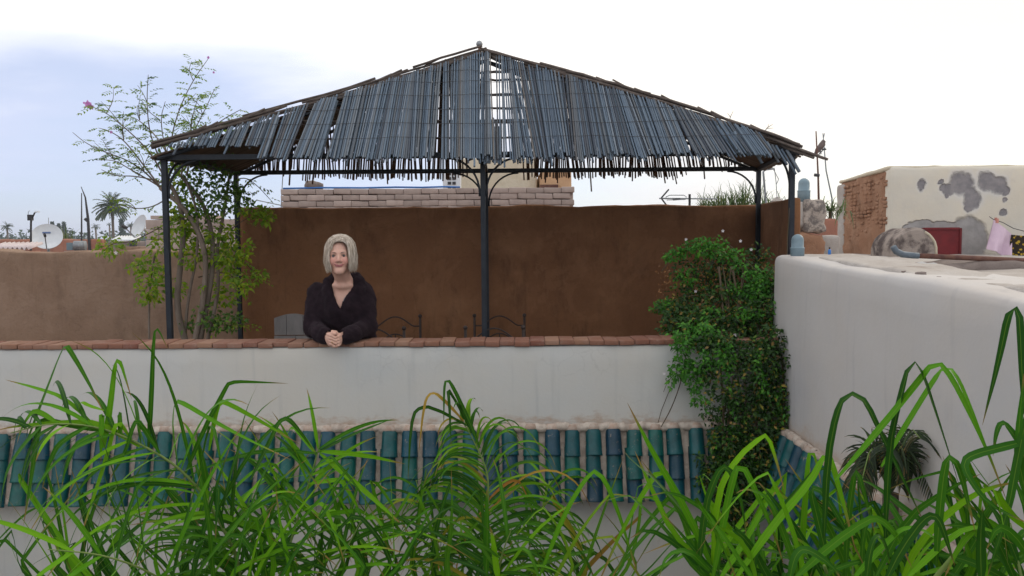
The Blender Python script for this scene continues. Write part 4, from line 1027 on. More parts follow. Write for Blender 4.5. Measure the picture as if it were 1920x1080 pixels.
# ---- washing
Yc = 10.6; ln = thing('clothes_line', 'clothes line in front of the cream house front', 'clothes line', at(1860, 410, Yc))
MB().tube([at(1855, 406, Yc+.35), at(1862, 411, Yc), at(1880, 417, Yc), at(1900, 428, Yc), at(1990, 452, Yc)], .005, 5).build('line', M['dark'], ln)
pgm = simple('wooden_peg', (.5, .2, .16, 1), (.55, .25, .2, 1), 10, .8, 0)
MB().box(at(1867, 413, Yc-.01), (.02, .03, .07)).build('clothes_peg', pgm, ln); MB().box(at(1870, 414, Yc-.01), (.02, .03, .06)).build('clothes_peg', pgm, ln)
M['pinkcloth'] = simple('pale_pink_towel', (.70, .54, .64, 1), (.64, .48, .59, 1), 7, .95, .3, .01, rand=False, vary=0)
def cloth(name, quad, Y, label, mat, amp=.03, n=18):
    vs = []; fs = []; a, b, c, d = quad
    for j in range(n+1):
        for i in range(n+1):
            u, v_ = i/n, j/n
            px = (a[0]*(1-u)+b[0]*u)*(1-v_)+(d[0]*(1-u)+c[0]*u)*v_; py = (a[1]*(1-u)+b[1]*u)*(1-v_)+(d[1]*(1-u)+c[1]*u)*v_
            p = at(px, py, Y); p.y += amp*math.sin(u*9+v_*2)*(.3+v_)+amp*.5*math.sin(u*17+1)*v_; vs.append(p)
    k = len(vs); vs += [p+V((0, .012, 0)) for p in vs]
    for j in range(n):
        for i in range(n): q = j*(n+1)+i; fs += [(q, q+n+1, q+n+2, q+1), (k+q, k+q+1, k+q+n+2, k+q+n+1)]
    m = me_new(name, vs, fs, True); m.materials.append(mat); return tag(link(name, m), label, 'cloth')
cloth('towel', ((1864, 412), (1899, 440), (1893, 484), (1854, 467)), Yc-.03, 'pale pink towel pegged on the clothes line', M['pinkcloth'])
s = NT('yellow_patterned_cloth'); co = s.co(scale=(1, 0, 1)); vv = s.vor(co, 22, 'F1'); n_ = s.noise(co, 16, 3)
c = s.mix(s.rng(s.math('ADD', vv, s.math('MULTIPLY', n_, .6)), .62, .7), (.42, .28, .03, 1), (.03, .022, .015, 1)); M['patcloth'] = s.done(c, .9, None, .2)
cloth('patterned_cloth', ((1897, 440), (1960, 446), (1960, 492), (1893, 486)), Yc-.06, 'yellow and black patterned cloth right of the pink towel', M['patcloth'])
# ================================================================== FIGURES: signed distance shapes -> one smooth surface
def surface_nets(f, lo, hi, h):
    lo = np.array(lo, float); hi = np.array(hi, float); n = np.ceil((hi-lo)/h).astype(int)+1
    g = [lo[k]+h*np.arange(n[k]) for k in range(3)]
    X, Y, Z = np.meshgrid(*g, indexing='ij'); W_ = f(X, Y, Z); ins = W_ < 0
    cells = np.zeros(n-1, bool); s_ = np.zeros(n-1, int)
    for i in (0, 1):
        for j in (0, 1):
            for k in (0, 1): s_ += ins[i:n[0]-1+i, j:n[1]-1+j, k:n[2]-1+k]
    I = np.argwhere((s_ > 0) & (s_ < 8)); acc = np.zeros((len(I), 3)); cnt = np.zeros(len(I))
    C = [np.array(c) for c in ((0, 0, 0), (1, 0, 0), (0, 1, 0), (1, 1, 0), (0, 0, 1), (1, 0, 1), (0, 1, 1), (1, 1, 1))]
    for a in range(8):
        for b in range(a+1, 8):
            if np.abs(C[a]-C[b]).sum() != 1: continue
            va = W_[tuple((I+C[a]).T)]; vb = W_[tuple((I+C[b]).T)]; m = (va < 0) != (vb < 0)
            t = np.where(m, va/(va-vb+1e-12), 0)[:, None]; acc += np.where(m[:, None], C[a]+(C[b]-C[a])*t, 0); cnt += m
    P = lo+(I+acc/cnt[:, None])*h
    idx = -np.ones(n-1, int); idx[tuple(I.T)] = np.arange(len(I)); Q = []
    for ax in range(3):
        u, v_ = [(1, 2), (2, 0), (0, 1)][ax]
        sl0 = [slice(None)]*3; sl1 = [slice(None)]*3; sl0[ax] = slice(0, n[ax]-1); sl1[ax] = slice(1, n[ax])
        E = np.argwhere(ins[tuple(sl0)] != ins[tuple(sl1)]); E = E[(E[:, u] > 0) & (E[:, v_] > 0) & (E[:, u] < n[u]-1) & (E[:, v_] < n[v_]-1)]
        du = np.zeros(3, int); du[u] = 1; dv = np.zeros(3, int); dv[v_] = 1
        q = np.stack([idx[tuple((E-du-dv).T)], idx[tuple((E-dv).T)], idx[tuple(E.T)], idx[tuple((E-du).T)]], 1)
        fl = ~ins[tuple(E.T)]; q[fl] = q[fl][:, ::-1]; Q.append(q)
    return P, np.concatenate(Q)
def S_ell(P, c, r):
    x, y, z = ((P[k]-c[k])/r[k] for k in range(3)); k0 = np.sqrt(x*x+y*y+z*z)
    k1 = np.sqrt((x/r[0])**2+(y/r[1])**2+(z/r[2])**2)+1e-9; return k0*(k0-1)/k1
def S_sph(P, c, r): return np.sqrt(sum((P[k]-c[k])**2 for k in range(3)))-r
def S_cone(P, a, b, ra, rb, sq=None):
    a = np.array(a, float); b = np.array(b, float); d = b-a; L = (d*d).sum()+1e-12
    q = [P[k]-a[k] for k in range(3)]; t = np.clip(sum(q[k]*d[k] for k in range(3))/L, 0, 1)
    e = [q[k]-d[k]*t for k in range(3)]
    if sq is not None: e = [e[k]*sq[k] for k in range(3)]
    return np.sqrt(sum(x*x for x in e))-(ra+(rb-ra)*t)
def smin(a, b, k=.02):
    h = np.clip(.5+.5*(b-a)/k, 0, 1); return b*(1-h)+a*h-k*h*(1-h)
def smax(a, b, k=.02): return -smin(-a, -b, k)

pe = thing('person', 'person with a chin length grey bob and dark coat leaning on the parapet, hands clasped', 'person', (at(636, 600, 5.5).x, 5.62, 0))
HX = at(635, 480, 5.27).x
HC = V((HX, 5.275, at(635, 478, 5.275).z-.016))          # head centre (between the ears)
HS = .975; HYAW = rad(11)
def hl(P):                                     # world grid -> head space (x right, y forward, z up), slight tilt and turn
    a = rad(-1.5); b_ = rad(5)
    dx = (P[0]-HC.x)/HS; dy = (P[1]-HC.y)/HS; z = (P[2]-HC.z)/HS; cy_, sy_ = math.cos(HYAW), math.sin(HYAW)
    x = dx*cy_+dy*sy_; y = dx*sy_-dy*cy_
    x, z = x*math.cos(a)-z*math.sin(a), x*math.sin(a)+z*math.cos(a)
    y, z = y*math.cos(b_)+z*math.sin(b_), -y*math.sin(b_)+z*math.cos(b_)
    return (x, y, z)
def hw_(p):                                    # inverse of hl for one point
    a = rad(-1.5); b_ = rad(5); x, y, z = p
    y, z = y*math.cos(b_)-z*math.sin(b_), y*math.sin(b_)+z*math.cos(b_)
    x, z = x*math.cos(a)+z*math.sin(a), -x*math.sin(a)+z*math.cos(a)
    cy_, sy_ = math.cos(HYAW), math.sin(HYAW)
    return V((HC.x+(x*cy_+y*sy_)*HS, HC.y+(x*sy_-y*cy_)*HS, HC.z+z*HS))
def lips(Q):
    x, y, z = Q; yy = .089-6.0*x*x; zz = -.060+6.0*x*x
    up = np.sqrt((np.maximum(np.abs(x)-.0245, 0))**2+(y-yy)**2*1.0+((z-zz-.0036)*1.25)**2)-.0040
    lo_ = np.sqrt((np.maximum(np.abs(x)-.020, 0))**2+(y-yy+.001)**2+((z-zz+.0046)*1.1)**2)-.0046
    return up, lo_
NB = (HX+.002, 5.405, at(636, 533, 5.41).z)               # base of the neck
NS = (NB[0], NB[1]-.012, NB[2]+.036)
def skin(X, Y, Z):
    Q = hl((X, Y, Z)); x, y, z = Q; ax_ = (np.abs(x), y, z)
    d = S_ell(Q, (0, -.012, .045), (.074, .094, .083))
    d = smin(d, S_ell(Q, (0, .022, -.022), (.0625, .066, .088)), .03)
    d = smin(d, S_cone(ax_, (.052, -.01, -.05), (.012, .066, -.098), .018, .016), .03)          # jaw
    d = smin(d, S_sph(Q, (0, .070, -.098), .0195), .022)
    d = smin(d, S_sph(ax_, (.036, .056, -.028), .027), .028)                                 # cheeks
    d = smin(d, S_cone(ax_, (.010, .080, .024), (.042, .068, .024), .011, .010), .02)           # brow
    d = smax(d, -S_ell(ax_, (.0315, .098, .006), (.0185, .020, .0125)), .012)                 # sockets
    d = smin(d, S_cone(ax_, (.018, .0795, .0025), (.045, .068, .003), .0068, .006), .006)      # lids
    d = smax(d, -S_cone(ax_, (.0225, .092, .0035), (.041, .084, .0035), .0045, .003), .004)
    d = smin(d, S_cone(Q, (0, .084, .012), (0, .1065, -.028), .0085, .0115), .012)              # nose
    d = smin(d, S_sph(ax_, (.0125, .0945, -.031), .0085), .007)
    d = smin(d, S_cone(Q, (0, .086, -.043), (0, .088, -.056), .006, .006), .012)
    u, l = lips(Q); d = smin(d, smin(u, l, .002), .006)
    d = smax(d, -(np.sqrt((np.maximum(np.abs(x)-.025, 0))**2+((y-.094+6*x*x)*.7)**2+((z+.0605-6.0*x*x)*2.2)**2)-.0035), .003)
    P = (X, Y, Z)
    nt_ = hw_((0, -.008, -.06)); d = smin(d, S_cone(P, tuple(nt_), NS, .054, .056), .025)
    for sg in (-1, 1):
        d = smin(d, S_cone(P, (NS[0]+sg*.045, nt_.y+.01, nt_.z-.02), (NS[0]+sg*.012, NS[1]-.05, NS[2]-.035), .010, .009), .02)
        d = smin(d, S_cone(P, (NS[0]+sg*.018, NS[1]-.062, NS[2]-.045), (NS[0]+sg*.058, NS[1]-.035, NS[2]-.038), .010, .008), .03)
    d = smin(d, S_ell(P, (NS[0], NS[1]+.045, NS[2]-.175), (.135, .108, .175)), .05)            # chest
    return d
z0 = HC.z-.48
Pv, Fq = surface_nets(skin, (HX-.19, 5.13, z0), (HX+.19, 5.52, HC.z+.16), .0033)
# arms and hands, one surface
CZ = TOP+.004
hc = at(626, 637, 5.13)
WR, WLh = V((hc.x-.060, 5.185, CZ+.042)), V((hc.x+.062, 5.185, CZ+.040))
def hands(X, Y, Z):
    P = (X, Y, Z); c = hc
    d = S_cone(P, (WR.x-.07, WR.y+.06, WR.z+.012), WR, .030, .026)
    d2 = S_cone(P, (WLh.x+.07, WLh.y+.06, WLh.z+.012), WLh, .030, .026)
    # right hand (left in view): palm then fingers wrapping over the other hand
    d = smin(d, S_cone(P, WR, (c.x-.026, c.y+.012, c.z+.012), .026, .031), .02)
    d = smin(d, S_ell(P, (c.x-.020, c.y+.008, c.z-.002), (.030, .028, .046)), .02)
    d2 = smin(d2, S_cone(P, WLh, (c.x+.028, c.y+.014, c.z+.008), .026, .030), .02)
    d2 = smin(d2, S_ell(P, (c.x+.022, c.y+.012, c.z-.004), (.026, .026, .044)), .02)
    r = [.0088, .0092, .0090, .0080]
    fd = None
    for i in range(4):                          # fingers of the hand in view, stacked downwards
        z_ = c.z+.026-.0185*i; k = [0, .004, .002, -.006][i]
        a = (c.x-.038+.003*i, c.y-.006, z_+.012); b = (c.x-.012, c.y-.027, z_+.004); e = (c.x+.014+k, c.y-.024, z_-.010); g = (c.x+.026+k, c.y-.006, z_-.017)
        q = smin(smin(S_cone(P, a, b, r[i]*1.12, r[i]*1.08), S_cone(P, b, e, r[i]*1.05, r[i]*.95), .003), S_cone(P, e, g, r[i]*.95, r[i]*.82), .003)
        fd = q if fd is None else smin(fd, q, .0022)
    d = smin(d, fd, .006)
    fd = None
    for i in range(4):                          # fingers of the other hand, tucked behind
        z_ = c.z+.020-.0185*i
        a = (c.x+.040, c.y-.002, z_+.008); b = (c.x+.032, c.y-.020, z_+.001); e = (c.x+.012, c.y-.012, z_-.008); g = (c.x-.006, c.y+.004, z_-.012)
        q = smin(S_cone(P, a, b, r[i]*1.1, r[i]*1.02), smin(S_cone(P, b, e, r[i], r[i]*.95), S_cone(P, e, g, r[i]*.95, r[i]*.8), .003), .003)
        fd = q if fd is None else smin(fd, q, .002)
    d2 = smin(d2, fd, .006)
    th = smin(S_cone(P, (c.x-.030, c.y-.004, c.z+.026), (c.x-.008, c.y-.020, c.z+.045), .0125, .0108), S_cone(P, (c.x-.008, c.y-.020, c.z+.045), (c.x+.016, c.y-.023, c.z+.040), .0105, .0088), .003)
    d = smin(d, th, .007)
    th = smin(S_cone(P, (c.x+.032, c.y+.002, c.z+.024), (c.x+.016, c.y-.008, c.z+.050), .012, .010), S_cone(P, (c.x+.016, c.y-.008, c.z+.050), (c.x-.008, c.y-.008, c.z+.056), .010, .0082), .003)
    d2 = smin(d2, th, .007)
    return smin(d, d2, .0015)
Ph, Fh = surface_nets(hands, (hc.x-.16, 5.06, hc.z-.09), (hc.x+.16, 5.28, hc.z+.11), .0026)
# unseen arms and trunk under the coat so that the figure is whole
EL, ER = V((at(588, 615, 5.37).x, 5.40, CZ+.055)), V((at(686, 615, 5.37).x, 5.40, CZ+.055))
SL, SR = V((at(594, 536, 5.45).x, 5.465, at(594, 541, 5.45).z)), V((at(680, 536, 5.45).x, 5.465, at(680, 541, 5.45).z))
HIP = V((HX+.01, 5.67, .90))
def frame(X, Y, Z):
    P = (X, Y, Z); d = S_cone(P, (NB[0], NB[1]+.06, NB[2]-.18), tuple(HIP), .11, .13)
    for a, b, w_ in ((SL, EL, WR), (SR, ER, WLh)):
        d = smin(d, S_cone(P, tuple(a), tuple(b), .042, .036), .02); d = smin(d, S_cone(P, tuple(b), (w_.x+(b.x-w_.x)*.35, w_.y+.05, w_.z+.01), .036, .030), .01)
    return d
Pf, Ff = surface_nets(frame, (HX-.30, 5.17, .72), (HX+.30, 5.85, NB[2]), .012)
vs = np.concatenate([Pv, Ph, Pf]); fs = np.concatenate([Fq, Fh+len(Pv), Ff+len(Pv)+len(Ph)])
s = NT('skin'); co = s.co()
c = s.mix(s.rng(s.noise(co, 14, 5), .3, .7), (.60, .355, .275, 1), (.64, .39, .305, 1))
pos = s.pos()
ck = None
for sg in (-1, 1):
    m = s.n('ShaderNodeVectorMath'); m.operation = 'DISTANCE'; s.t.links.new(s.tc.outputs['Object'], m.inputs[0]); m.inputs[1].default_value = tuple(hw_((sg*.040, .078, -.030)))
    q = s.rng(m.outputs['Value'], .008, .045, .65, 0); ck = q if ck is None else s.math('MAXIMUM', ck, q)
c = s.mix(ck, c, (.62, .26, .22, 1))
m = s.n('ShaderNodeVectorMath'); m.operation = 'DISTANCE'; s.t.links.new(s.tc.outputs['Object'], m.inputs[0]); m.inputs[1].default_value = tuple(hw_((0, .11, -.03)))
c = s.mix(s.rng(m.outputs['Value'], .004, .024, .5, 0), c, (.52, .22, .19, 1))
s.b.inputs['Subsurface Weight'].default_value = .12; s.b.inputs['Subsurface Radius'].default_value = (.012, .005, .003)
M['skin'] = s.done(c, .5, s.bump(s.noise(co, 300, 3), .12, .0006), .35)
M['lip'] = simple('lip', (.40, .15, .15, 1), (.36, .13, .13, 1), 60, .4, 0, rand=False, vary=0)
M['browm'] = simple('brow_hair', (.13, .085, .065, 1), (.1, .07, .05, 1), 90, .7, .3, .001, rand=False, vary=0)
bm_ = np_mesh('body', vs, fs, [M['skin'], M['lip'], M['browm']])
cen = vs[fs].mean(1); Q = hl((cen[:, 0], cen[:, 1], cen[:, 2])); u, l = lips(Q)
mi = np.zeros(len(fs), np.int32); mi[(np.minimum(u, l) < .0012)] = 1
bm_.polygons.foreach_set('material_index', mi)
body = link('body', bm_, pe)
# eyebrows laid on the brow
def face_y(x, z):
    ys = np.linspace(.13, .03, 201); q = [hw_((x, y_, z)) for y_ in ys]
    d = skin(np.array([v_.x for v_ in q]), np.array([v_.y for v_ in q]), np.array([v_.z for v_ in q])); return ys[np.argmax(d < 0)]
for sg in (-1, 1):
    pts = []
    for k in range(9):
        x_ = sg*(.014+.034*k/8); z_ = .0225+.0062*math.sin((k/8)*2.3); pts.append(hw_((x_, face_y(x_, z_)+.0002, z_)))
    MB().tube(pts, [.0016, .0022, .0024, .0024, .0022, .0020, .0017, .0013, .0006], 5).build('eyebrow', M['browm'], pe, True)
# eyes
M['eyewhite'] = simple('eye_white', (.15, .13, .125, 1), (.13, .115, .11, 1), 40, .6, 0, rand=False, vary=0)
M['iris'] = simple('iris', (.020, .022, .026, 1), (.014, .016, .02, 1), 90, .5, 0, rand=False, vary=0)
for sg in (-1, 1):
    p = hw_((sg*.0318, .0715, .0045)); mb = MB(); mb.ball(p, .0128, 16, 12); e_ = mb.build('eye', M['eyewhite'], pe, True)
    p2 = hw_((sg*.0318-.0005, .0812, .0042)); mb = MB(); mb.ball(p2, (.0074, .0030, .0066), 12, 8); mb.build('iris', M['iris'], e_, True)
    pts = [hw_((sg*(.019+.0255*k/6), .0862-.0085*(k/6)**1.5, .0082+.0022*math.sin(k/6*3.0))) for k in range(7)]
    MB().tube(pts, .0021, 5).build('eyelash_line', M['browm'], e_, True)
# hair: cap surface plus many strands
def hair_r(az, t):
    pass
def haircap(X, Y, Z):
    Q = hl((X, Y, Z)); x, y, z = Q
    out_ = S_ell(Q, (0, -.012, .050), (.091, .106, .101))
    skirt = S_cone((x*1.0, y, z), (0, -.018, .035), (0, -.012, -.072), .091, .089, (1, .90, 1))
    skirt = smax(skirt, -(z+.078), .02)
    d = smin(out_, skirt, .03)
    # face opening: an arch that is narrow at the parting and wide at the jaw
    wv = np.where(z < .005, .064-.10*np.maximum(0, -.03-z), .064*np.sqrt(np.clip(1-((z-.005)/.078)**2, 0, 1)))
    openg = np.maximum(np.abs(x+.002)-wv-.012-.5*np.maximum(0, z-.05), -.012-y)
    openg = np.minimum(openg, np.maximum(.03-y, .02-np.abs(z-.10)*.0-.02)+np.where(z > .075, .0, .0)+np.where(z > .118, 1.0, 0))
    d = smax(d, -openg, .012)
    d = smax(d, -(S_ell(Q, (0, -.012, .04), (.070, .09, .079))), .004)
    d = smax(d, -np.maximum(np.maximum(np.abs(x)-.062, np.abs(y+.005)-.085), z+.035), .008)  # hollow round the neck
    return d
Pc, Fc = surface_nets(haircap, (HX-.13, 5.13, HC.z-.15), (HX+.13, 5.43, HC.z+.17), .0042)
s = NT('grey_hair'); geo = s.n('ShaderNodeNewGeometry'); r_ = geo.outputs['Random Per Island']
c = s.ramp(r_, [(0, (.42, .345, .275, 1)), (.3, (.68, .595, .505, 1)), (.6, (.82, .75, .675, 1)), (.85, (.58, .465, .345, 1)), (1, (.27, .21, .155, 1))])
c = s.mix(1.0, c, s.ramp(s.noise(s.co(scale=(1, 1, .10)), 85, 3, .5), [(.30, (.60, .56, .50, 1)), (.60, (1.1, 1.1, 1.1, 1))]), 'MULTIPLY')
M['hair'] = s.done(c, .42, s.bump(s.noise(s.co(scale=(1, 1, .08)), 260, 3), .5, .002), .4)
hr = link('hair', np_mesh('hair', Pc, Fc, M['hair']), pe)
HRN = random.Random(9); mb = MB()
for i in range(3600):
    sg = 1 if i % 2 else -1; th = HRN.uniform(-.2, 1.0)       # 0 front .. 1 back
    az = rad(52-max(th, 0)*130+HRN.uniform(-5, 5)); ca = math.cos(az); sa = math.sin(az)
    if th > .8: ca = max(ca, HRN.uniform(0, .35))
    y0 = .058-th*.15; z0_ = math.sqrt(max(0, 1-((y0+.012)/.113)**2))*.107+.050
    x0_ = sg*abs(HRN.gauss(0, .004))+.012; lay = HRN.random(); R1 = .087+.011*lay; Ry = .103+.011*lay
    L = HRN.gauss(.93, .07) if lay < .8 else HRN.uniform(.5, .95); wv = HRN.uniform(0, 6.28); wa = HRN.uniform(.0005, .0028); cl_ = HRN.uniform(.02, .14)
    pts = []; fly = 1+(.09*HRN.random() if HRN.random() < .06 else 0)
    for k in range(11):
        f_ = k/10
        if f_ < .42:
            b_ = f_/.42*math.pi/2; sb = math.sin(b_); xx = x0_+sg*R1*ca*sb; ye = y0+(Ry*sa-.012-y0)*sb**1.2; zz = .050+(z0_-.050)*math.cos(b_)
        else:
            g_ = (f_-.42)/.58; rr_ = 1+.09*math.sin(g_*2.5)-cl_*g_**3; xx = x0_+sg*R1*ca*rr_; ye = (Ry*sa-.012)*(1+.03*math.sin(g_*3)-.5*cl_*g_**3); zz = .050-g_*.142*L
        if ye > .02 and zz < .072: xx = sg*max(abs(xx), .063*math.sqrt(max(0, 1-(max(0, zz-.002)/.069)**2))-.012*max(0, min(1, (-.02-zz)/.06)))
        q = fly+wa*math.sin(wv+f_*9)*4; pts.append(hw_((xx*q+wa*math.sin(wv*2+f_*7), ye*q, zz+.002*lay)))
    mb.tube(pts, [.0013]*8+[.0011, .0008, .0003], 3, False)
mb.build('strands', M['hair'], hr, True)
# coat
VB = at(637, 579, 5.31)
def coat(X, Y, Z):
    P = (X, Y, Z)
    ch = (NB[0], NB[1]+.045, NB[2]-.14)
    d = S_ell(P, ch, (.188, .135, .20))
    d = smin(d, S_cone(P, (NB[0], NB[1]+.055, NB[2]-.16), (HX+.005, 5.60, .86), .150, .175, (.92, 1.05, 1)), .06)
    d = smin(d, S_cone(P, (HX+.005, 5.60, .86), (HX+.005, 5.66, .52), .175, .20, (.92, 1.05, 1)), .05)
    for a, b, w_ in ((SL, EL, WR), (SR, ER, WLh)):
        sg = -1 if a is SL else 1
        d = smin(d, S_cone(P, (a.x+sg*.004, a.y, a.z-.026), (b.x+sg*.008, b.y-.005, b.z+.035), .066, .066), .05)
        d = smin(d, S_sph(P, (b.x+sg*.004, b.y, b.z+.012), .062), .03)
        d = smin(d, S_cone(P, (b.x, b.y, b.z+.010), (w_.x+sg*.030, w_.y+.02, w_.z+.012), .060, .052), .02)
        d = smin(d, S_cone(P, (w_.x+sg*.050, w_.y+.028, w_.z+.010), (w_.x+sg*.014, w_.y-.004, w_.z-.001), .058, .056), .006)   # cuff
        d = smax(d, -S_cone(P, (w_.x+sg*.02, w_.y, w_.z), (w_.x-sg*.05, w_.y-.04, w_.z), .036, .036), .01)
    # neckline cut away in a V, then the collar rolled along it
    wv = np.clip((Z-VB.z)/(at(637, 522, 5.3).z-VB.z), 0, 1.6)*.100
    d = smax(d, -np.maximum(np.abs(X-(VB.x+.0))-wv+np.where(Z < VB.z, .05, 0), Y-(NB[1]+.02)), .012)
    d = smax(d, -S_cone(P, (NB[0], NB[1]-.01, NB[2]-.02), (NB[0], NB[1]-.03, NB[2]+.2), .068, .095), .015)
    for sg in (-1, 1):
        ks = [(NB[0], NB[1]+.100, NB[2]+.040), (NB[0]+sg*.066, NB[1]+.066, NB[2]+.040), (NB[0]+sg*.102, NB[1]+.012, NB[2]+.016), (NB[0]+sg*.108, NB[1]-.030, NB[2]-.040), (NB[0]+sg*.088, NB[1]-.052, NB[2]-.100), (VB.x+sg*.026, VB.y+.014, VB.z-.020)]
        rr_ = [.034, .036, .036, .033, .028, .018]
        for i in range(5): d = smin(d, S_cone(P, ks[i], ks[i+1], rr_[i], rr_[i+1]), .014)
    # soft fabric folds
    d = d+.0045*np.sin(X*46+Z*31+np.sin(Y*37)*1.4)*np.sin(Z*26-X*13+1.1)+.0018*np.sin(X*120+Z*70)*np.sin(Z*95+Y*80)
    # front opening seam
    d = d+.0028*np.exp(-((X-VB.x-.004)/.006)**2)*(Z < VB.z)*(Y < NB[1]+.1)
    # never below the brick coping where the sleeves rest on it
    return smax(d, np.where((Y > YF-.02) & (Y < YF+.25), (TOP+.003)-Z, -1.0), .006)
Pk, Fk = surface_nets(coat, (HX-.34, 5.06, .46), (HX+.34, 5.92, NB[2]+.10), .0072)
s = NT('dark_plush'); co = s.co(); c = s.mix(s.rng(s.noise(co, 26, 6, .65), .35, .7), (.013, .008, .011, 1), (.026, .016, .021, 1))
s.b.inputs['Sheen Weight'].default_value = .10; s.b.inputs['Sheen Roughness'].default_value = .5; s.b.inputs['Sheen Tint'].default_value = (.5, .4, .45, 1)
M['coat'] = s.done(c, .95, s.bump(s.noise(co, 170, 5, .75), .9, .006), .1)
ct = link('coat', np_mesh('coat', Pk, Fk, M['coat']), pe)
# plush pile on the collar, cuffs and silhouette
C, D, NN, L, W_ = [], [], [], [], []
tri = Pk[Fk]; nrm = np.cross(tri[:, 1]-tri[:, 0], tri[:, 2]-tri[:, 0]); nrm /= np.linalg.norm(nrm, axis=1)[:, None]+1e-9; cc = tri.mean(1)
sel = np.where(cc[:, 2] > .9)[0]; sel = NR.choice(sel, 36000)
dd = nrm[sel]+NR.normal(size=(len(sel), 3))*.7+np.array([0, 0, -.4]); vsf, fsf = leaves(cc[sel]+NR.normal(size=(len(sel), 3))*.002-nrm[sel]*.002, dd, rdir(len(sel)), NR.uniform(.004, .007, len(sel)), NR.uniform(.001, .0018, len(sel)))
tag(link('plush_pile', np_mesh('plush_pile', vsf, fsf, M['coat']), ct), kind='stuff')
# beaded edge of the blouse in the V
M['bead'] = simple('pale_bead', (.5, .48, .5, 1), (.4, .38, .42, 1), 40, .4, 0)
mb = MB()
for k in range(13):
    f_ = k/12; p = V((VB.x+.006+.036*f_, VB.y+.004-.014*f_, VB.z+.004+.085*f_)); mb.ball(p, .0022, 6, 4)
mb.build('bead_trim', M['bead'], ct, True)
M['gold'] = simple('gold_ring', (.7, .45, .12, 1), (.6, .38, .1, 1), 20, .25, 0, metal=1)
mb = MB(); a0 = V((hc.x-.004, hc.y-.0245, hc.z-.0185*2+.026-.001)); 
pts = [a0+V((.0025*math.sin(k), .0112*math.cos(k*math.pi/6), .0112*math.sin(k*math.pi/6))) for k in range(13)]
mb.tube(pts, .0016, 6); mb.build('ring', M['gold'], pe, True)
# trousers and shoes (behind the parapet)
M['trouser'] = simple('dark_trousers', (.025, .027, .035, 1), (.035, .037, .045, 1), 20, .9, .3, .003)
def legs(X, Y, Z):
    P = (X, Y, Z); d = S_ell(P, (HX+.005, 5.66, .86), (.165, .12, .14))
    for sg in (-1, 1):
        d = smin(d, S_cone(P, (HX+.005+sg*.085, 5.67, .82), (HX+sg*.09, 5.66, .46), .085, .062), .03); d = smin(d, S_cone(P, (HX+sg*.09, 5.66, .46), (HX+sg*.095, 5.74, .09), .060, .048), .02)
    return d
Pl, Fl = surface_nets(legs, (HX-.25, 5.45, .02), (HX+.26, 5.9, 1.02), .012); link('trousers', np_mesh('trousers', Pl, Fl, M['trouser']), pe)
for sg in (-1, 1):
    mb = MB(); mb.ball((HX+sg*.098, 5.70, .045), (.045, .125, .043), 14, 8); mb.build('shoe', M['dark'], pe, True)

# ---- the bird on the antenna
bc = at(1538, 276, 9.58)
def birdf(X, Y, Z):
    P = (X-bc.x, Y-bc.y, Z-bc.z); d = S_cone(P, (-.030, 0, -.035), (.022, 0, .030), .030, .036)
    d = smin(d, S_sph(P, (.034, 0, .066), .022), .02); d = smin(d, S_cone(P, (.052, 0, .064), (.072, 0, .060), .008, .002), .006)
    d = smin(d, S_cone(P, (-.03, 0, -.04), (-.085, 0, -.10), .018, .010, (1, 1.0, 1)), .02)
    for sg in (-1, 1): d = smin(d, S_cone(P, (.012, sg*.028, .015), (-.055, sg*.02, -.06), .016, .007), .012)
    return d
Pb, Fb = surface_nets(birdf, tuple(bc-V((.13, .07, .14))), tuple(bc+V((.1, .07, .12))), .005)
bd_ = thing('bird', 'dark dove perched on the rusty antenna mast', 'bird', bc-V((0, 0, .07)))
M['bird'] = simple('grey_brown_feathers', (.10, .075, .07, 1), (.15, .115, .105, 1), 40, .8, .3, .003)
link('body', np_mesh('body', Pb, Fb, M['bird']), bd_)
for sg in (-1, 1): MB().tube([bc+V((.0, sg*.015, -.04)), bc+V((.008, sg*.016, -.085))], .0035, 5).build('leg', M['dark'], bd_)

# ================================================================== FURNITURE ON THE TERRACE
def iron_chair(xc, Yb, face, label, ztop=1.018, wd=.43):
    """wrought-iron chair, back plane at Yb, seat towards face (+1 away from the camera, -1 towards it)"""
    t = thing('iron_chair', label, 'chair', (xc, Yb+face*.2, 0), 'wrought iron chairs'); h2 = wd/2
    for sg in (-1, 1):
        MB().tube([(xc+sg*h2, Yb, .003), (xc+sg*h2, Yb, ztop-.02)], .0105, 8).build('leg', M['iron'], t, True)
        MB().ball((xc+sg*h2, Yb, ztop-.008), .017, 10, 8).build('finial', M['iron'], t, True)
        MB().tube([(xc+sg*h2, Yb+face*.42, .003), (xc+sg*h2, Yb+face*.42, .455)], .0105, 8).build('leg', M['iron'], t, True)
    def arch(z0, hh, r):
        pts = []
        for k in range(25):
            u = -1+2*k/24; a = max(0, (1-abs(u)/.72)); pts.append(V((xc+u*h2, Yb, z0+hh*(math.sin(min(1, a)*math.pi/2)**1.15))))
        MB().tube(pts, r, 6).build('back_rail', M['iron'], t, True)
    arch(ztop-.095, .082, .0065); arch(ztop-.245, .082, .0065); arch(ztop-.40, .06, .006)
    MB().tube([(xc, Yb, ztop-.165), (xc, Yb, ztop-.55)], .006, 6).build('back_spindle', M['iron'], t)
    MB().add(*rbox((xc-h2-.005, min(Yb, Yb+face*.43), .455), (xc+h2+.005, max(Yb-.0, Yb+face*.43), .475), .008, .2, .001)).build('seat', M['iron'], t, True)
    for sg in (-1, 1): MB().tube([(xc+sg*h2, Yb, .15), (xc+sg*h2, Yb+face*.42, .15)], .006, 6).build('stretcher', M['iron'], t)
Yc1, Yc2 = 6.86, 5.93
iron_chair((at(695, 600, Yc1).x+at(787, 600, Yc1).x)/2, Yc1, -1, 'iron chair back beside the person, standing by the brown wall')
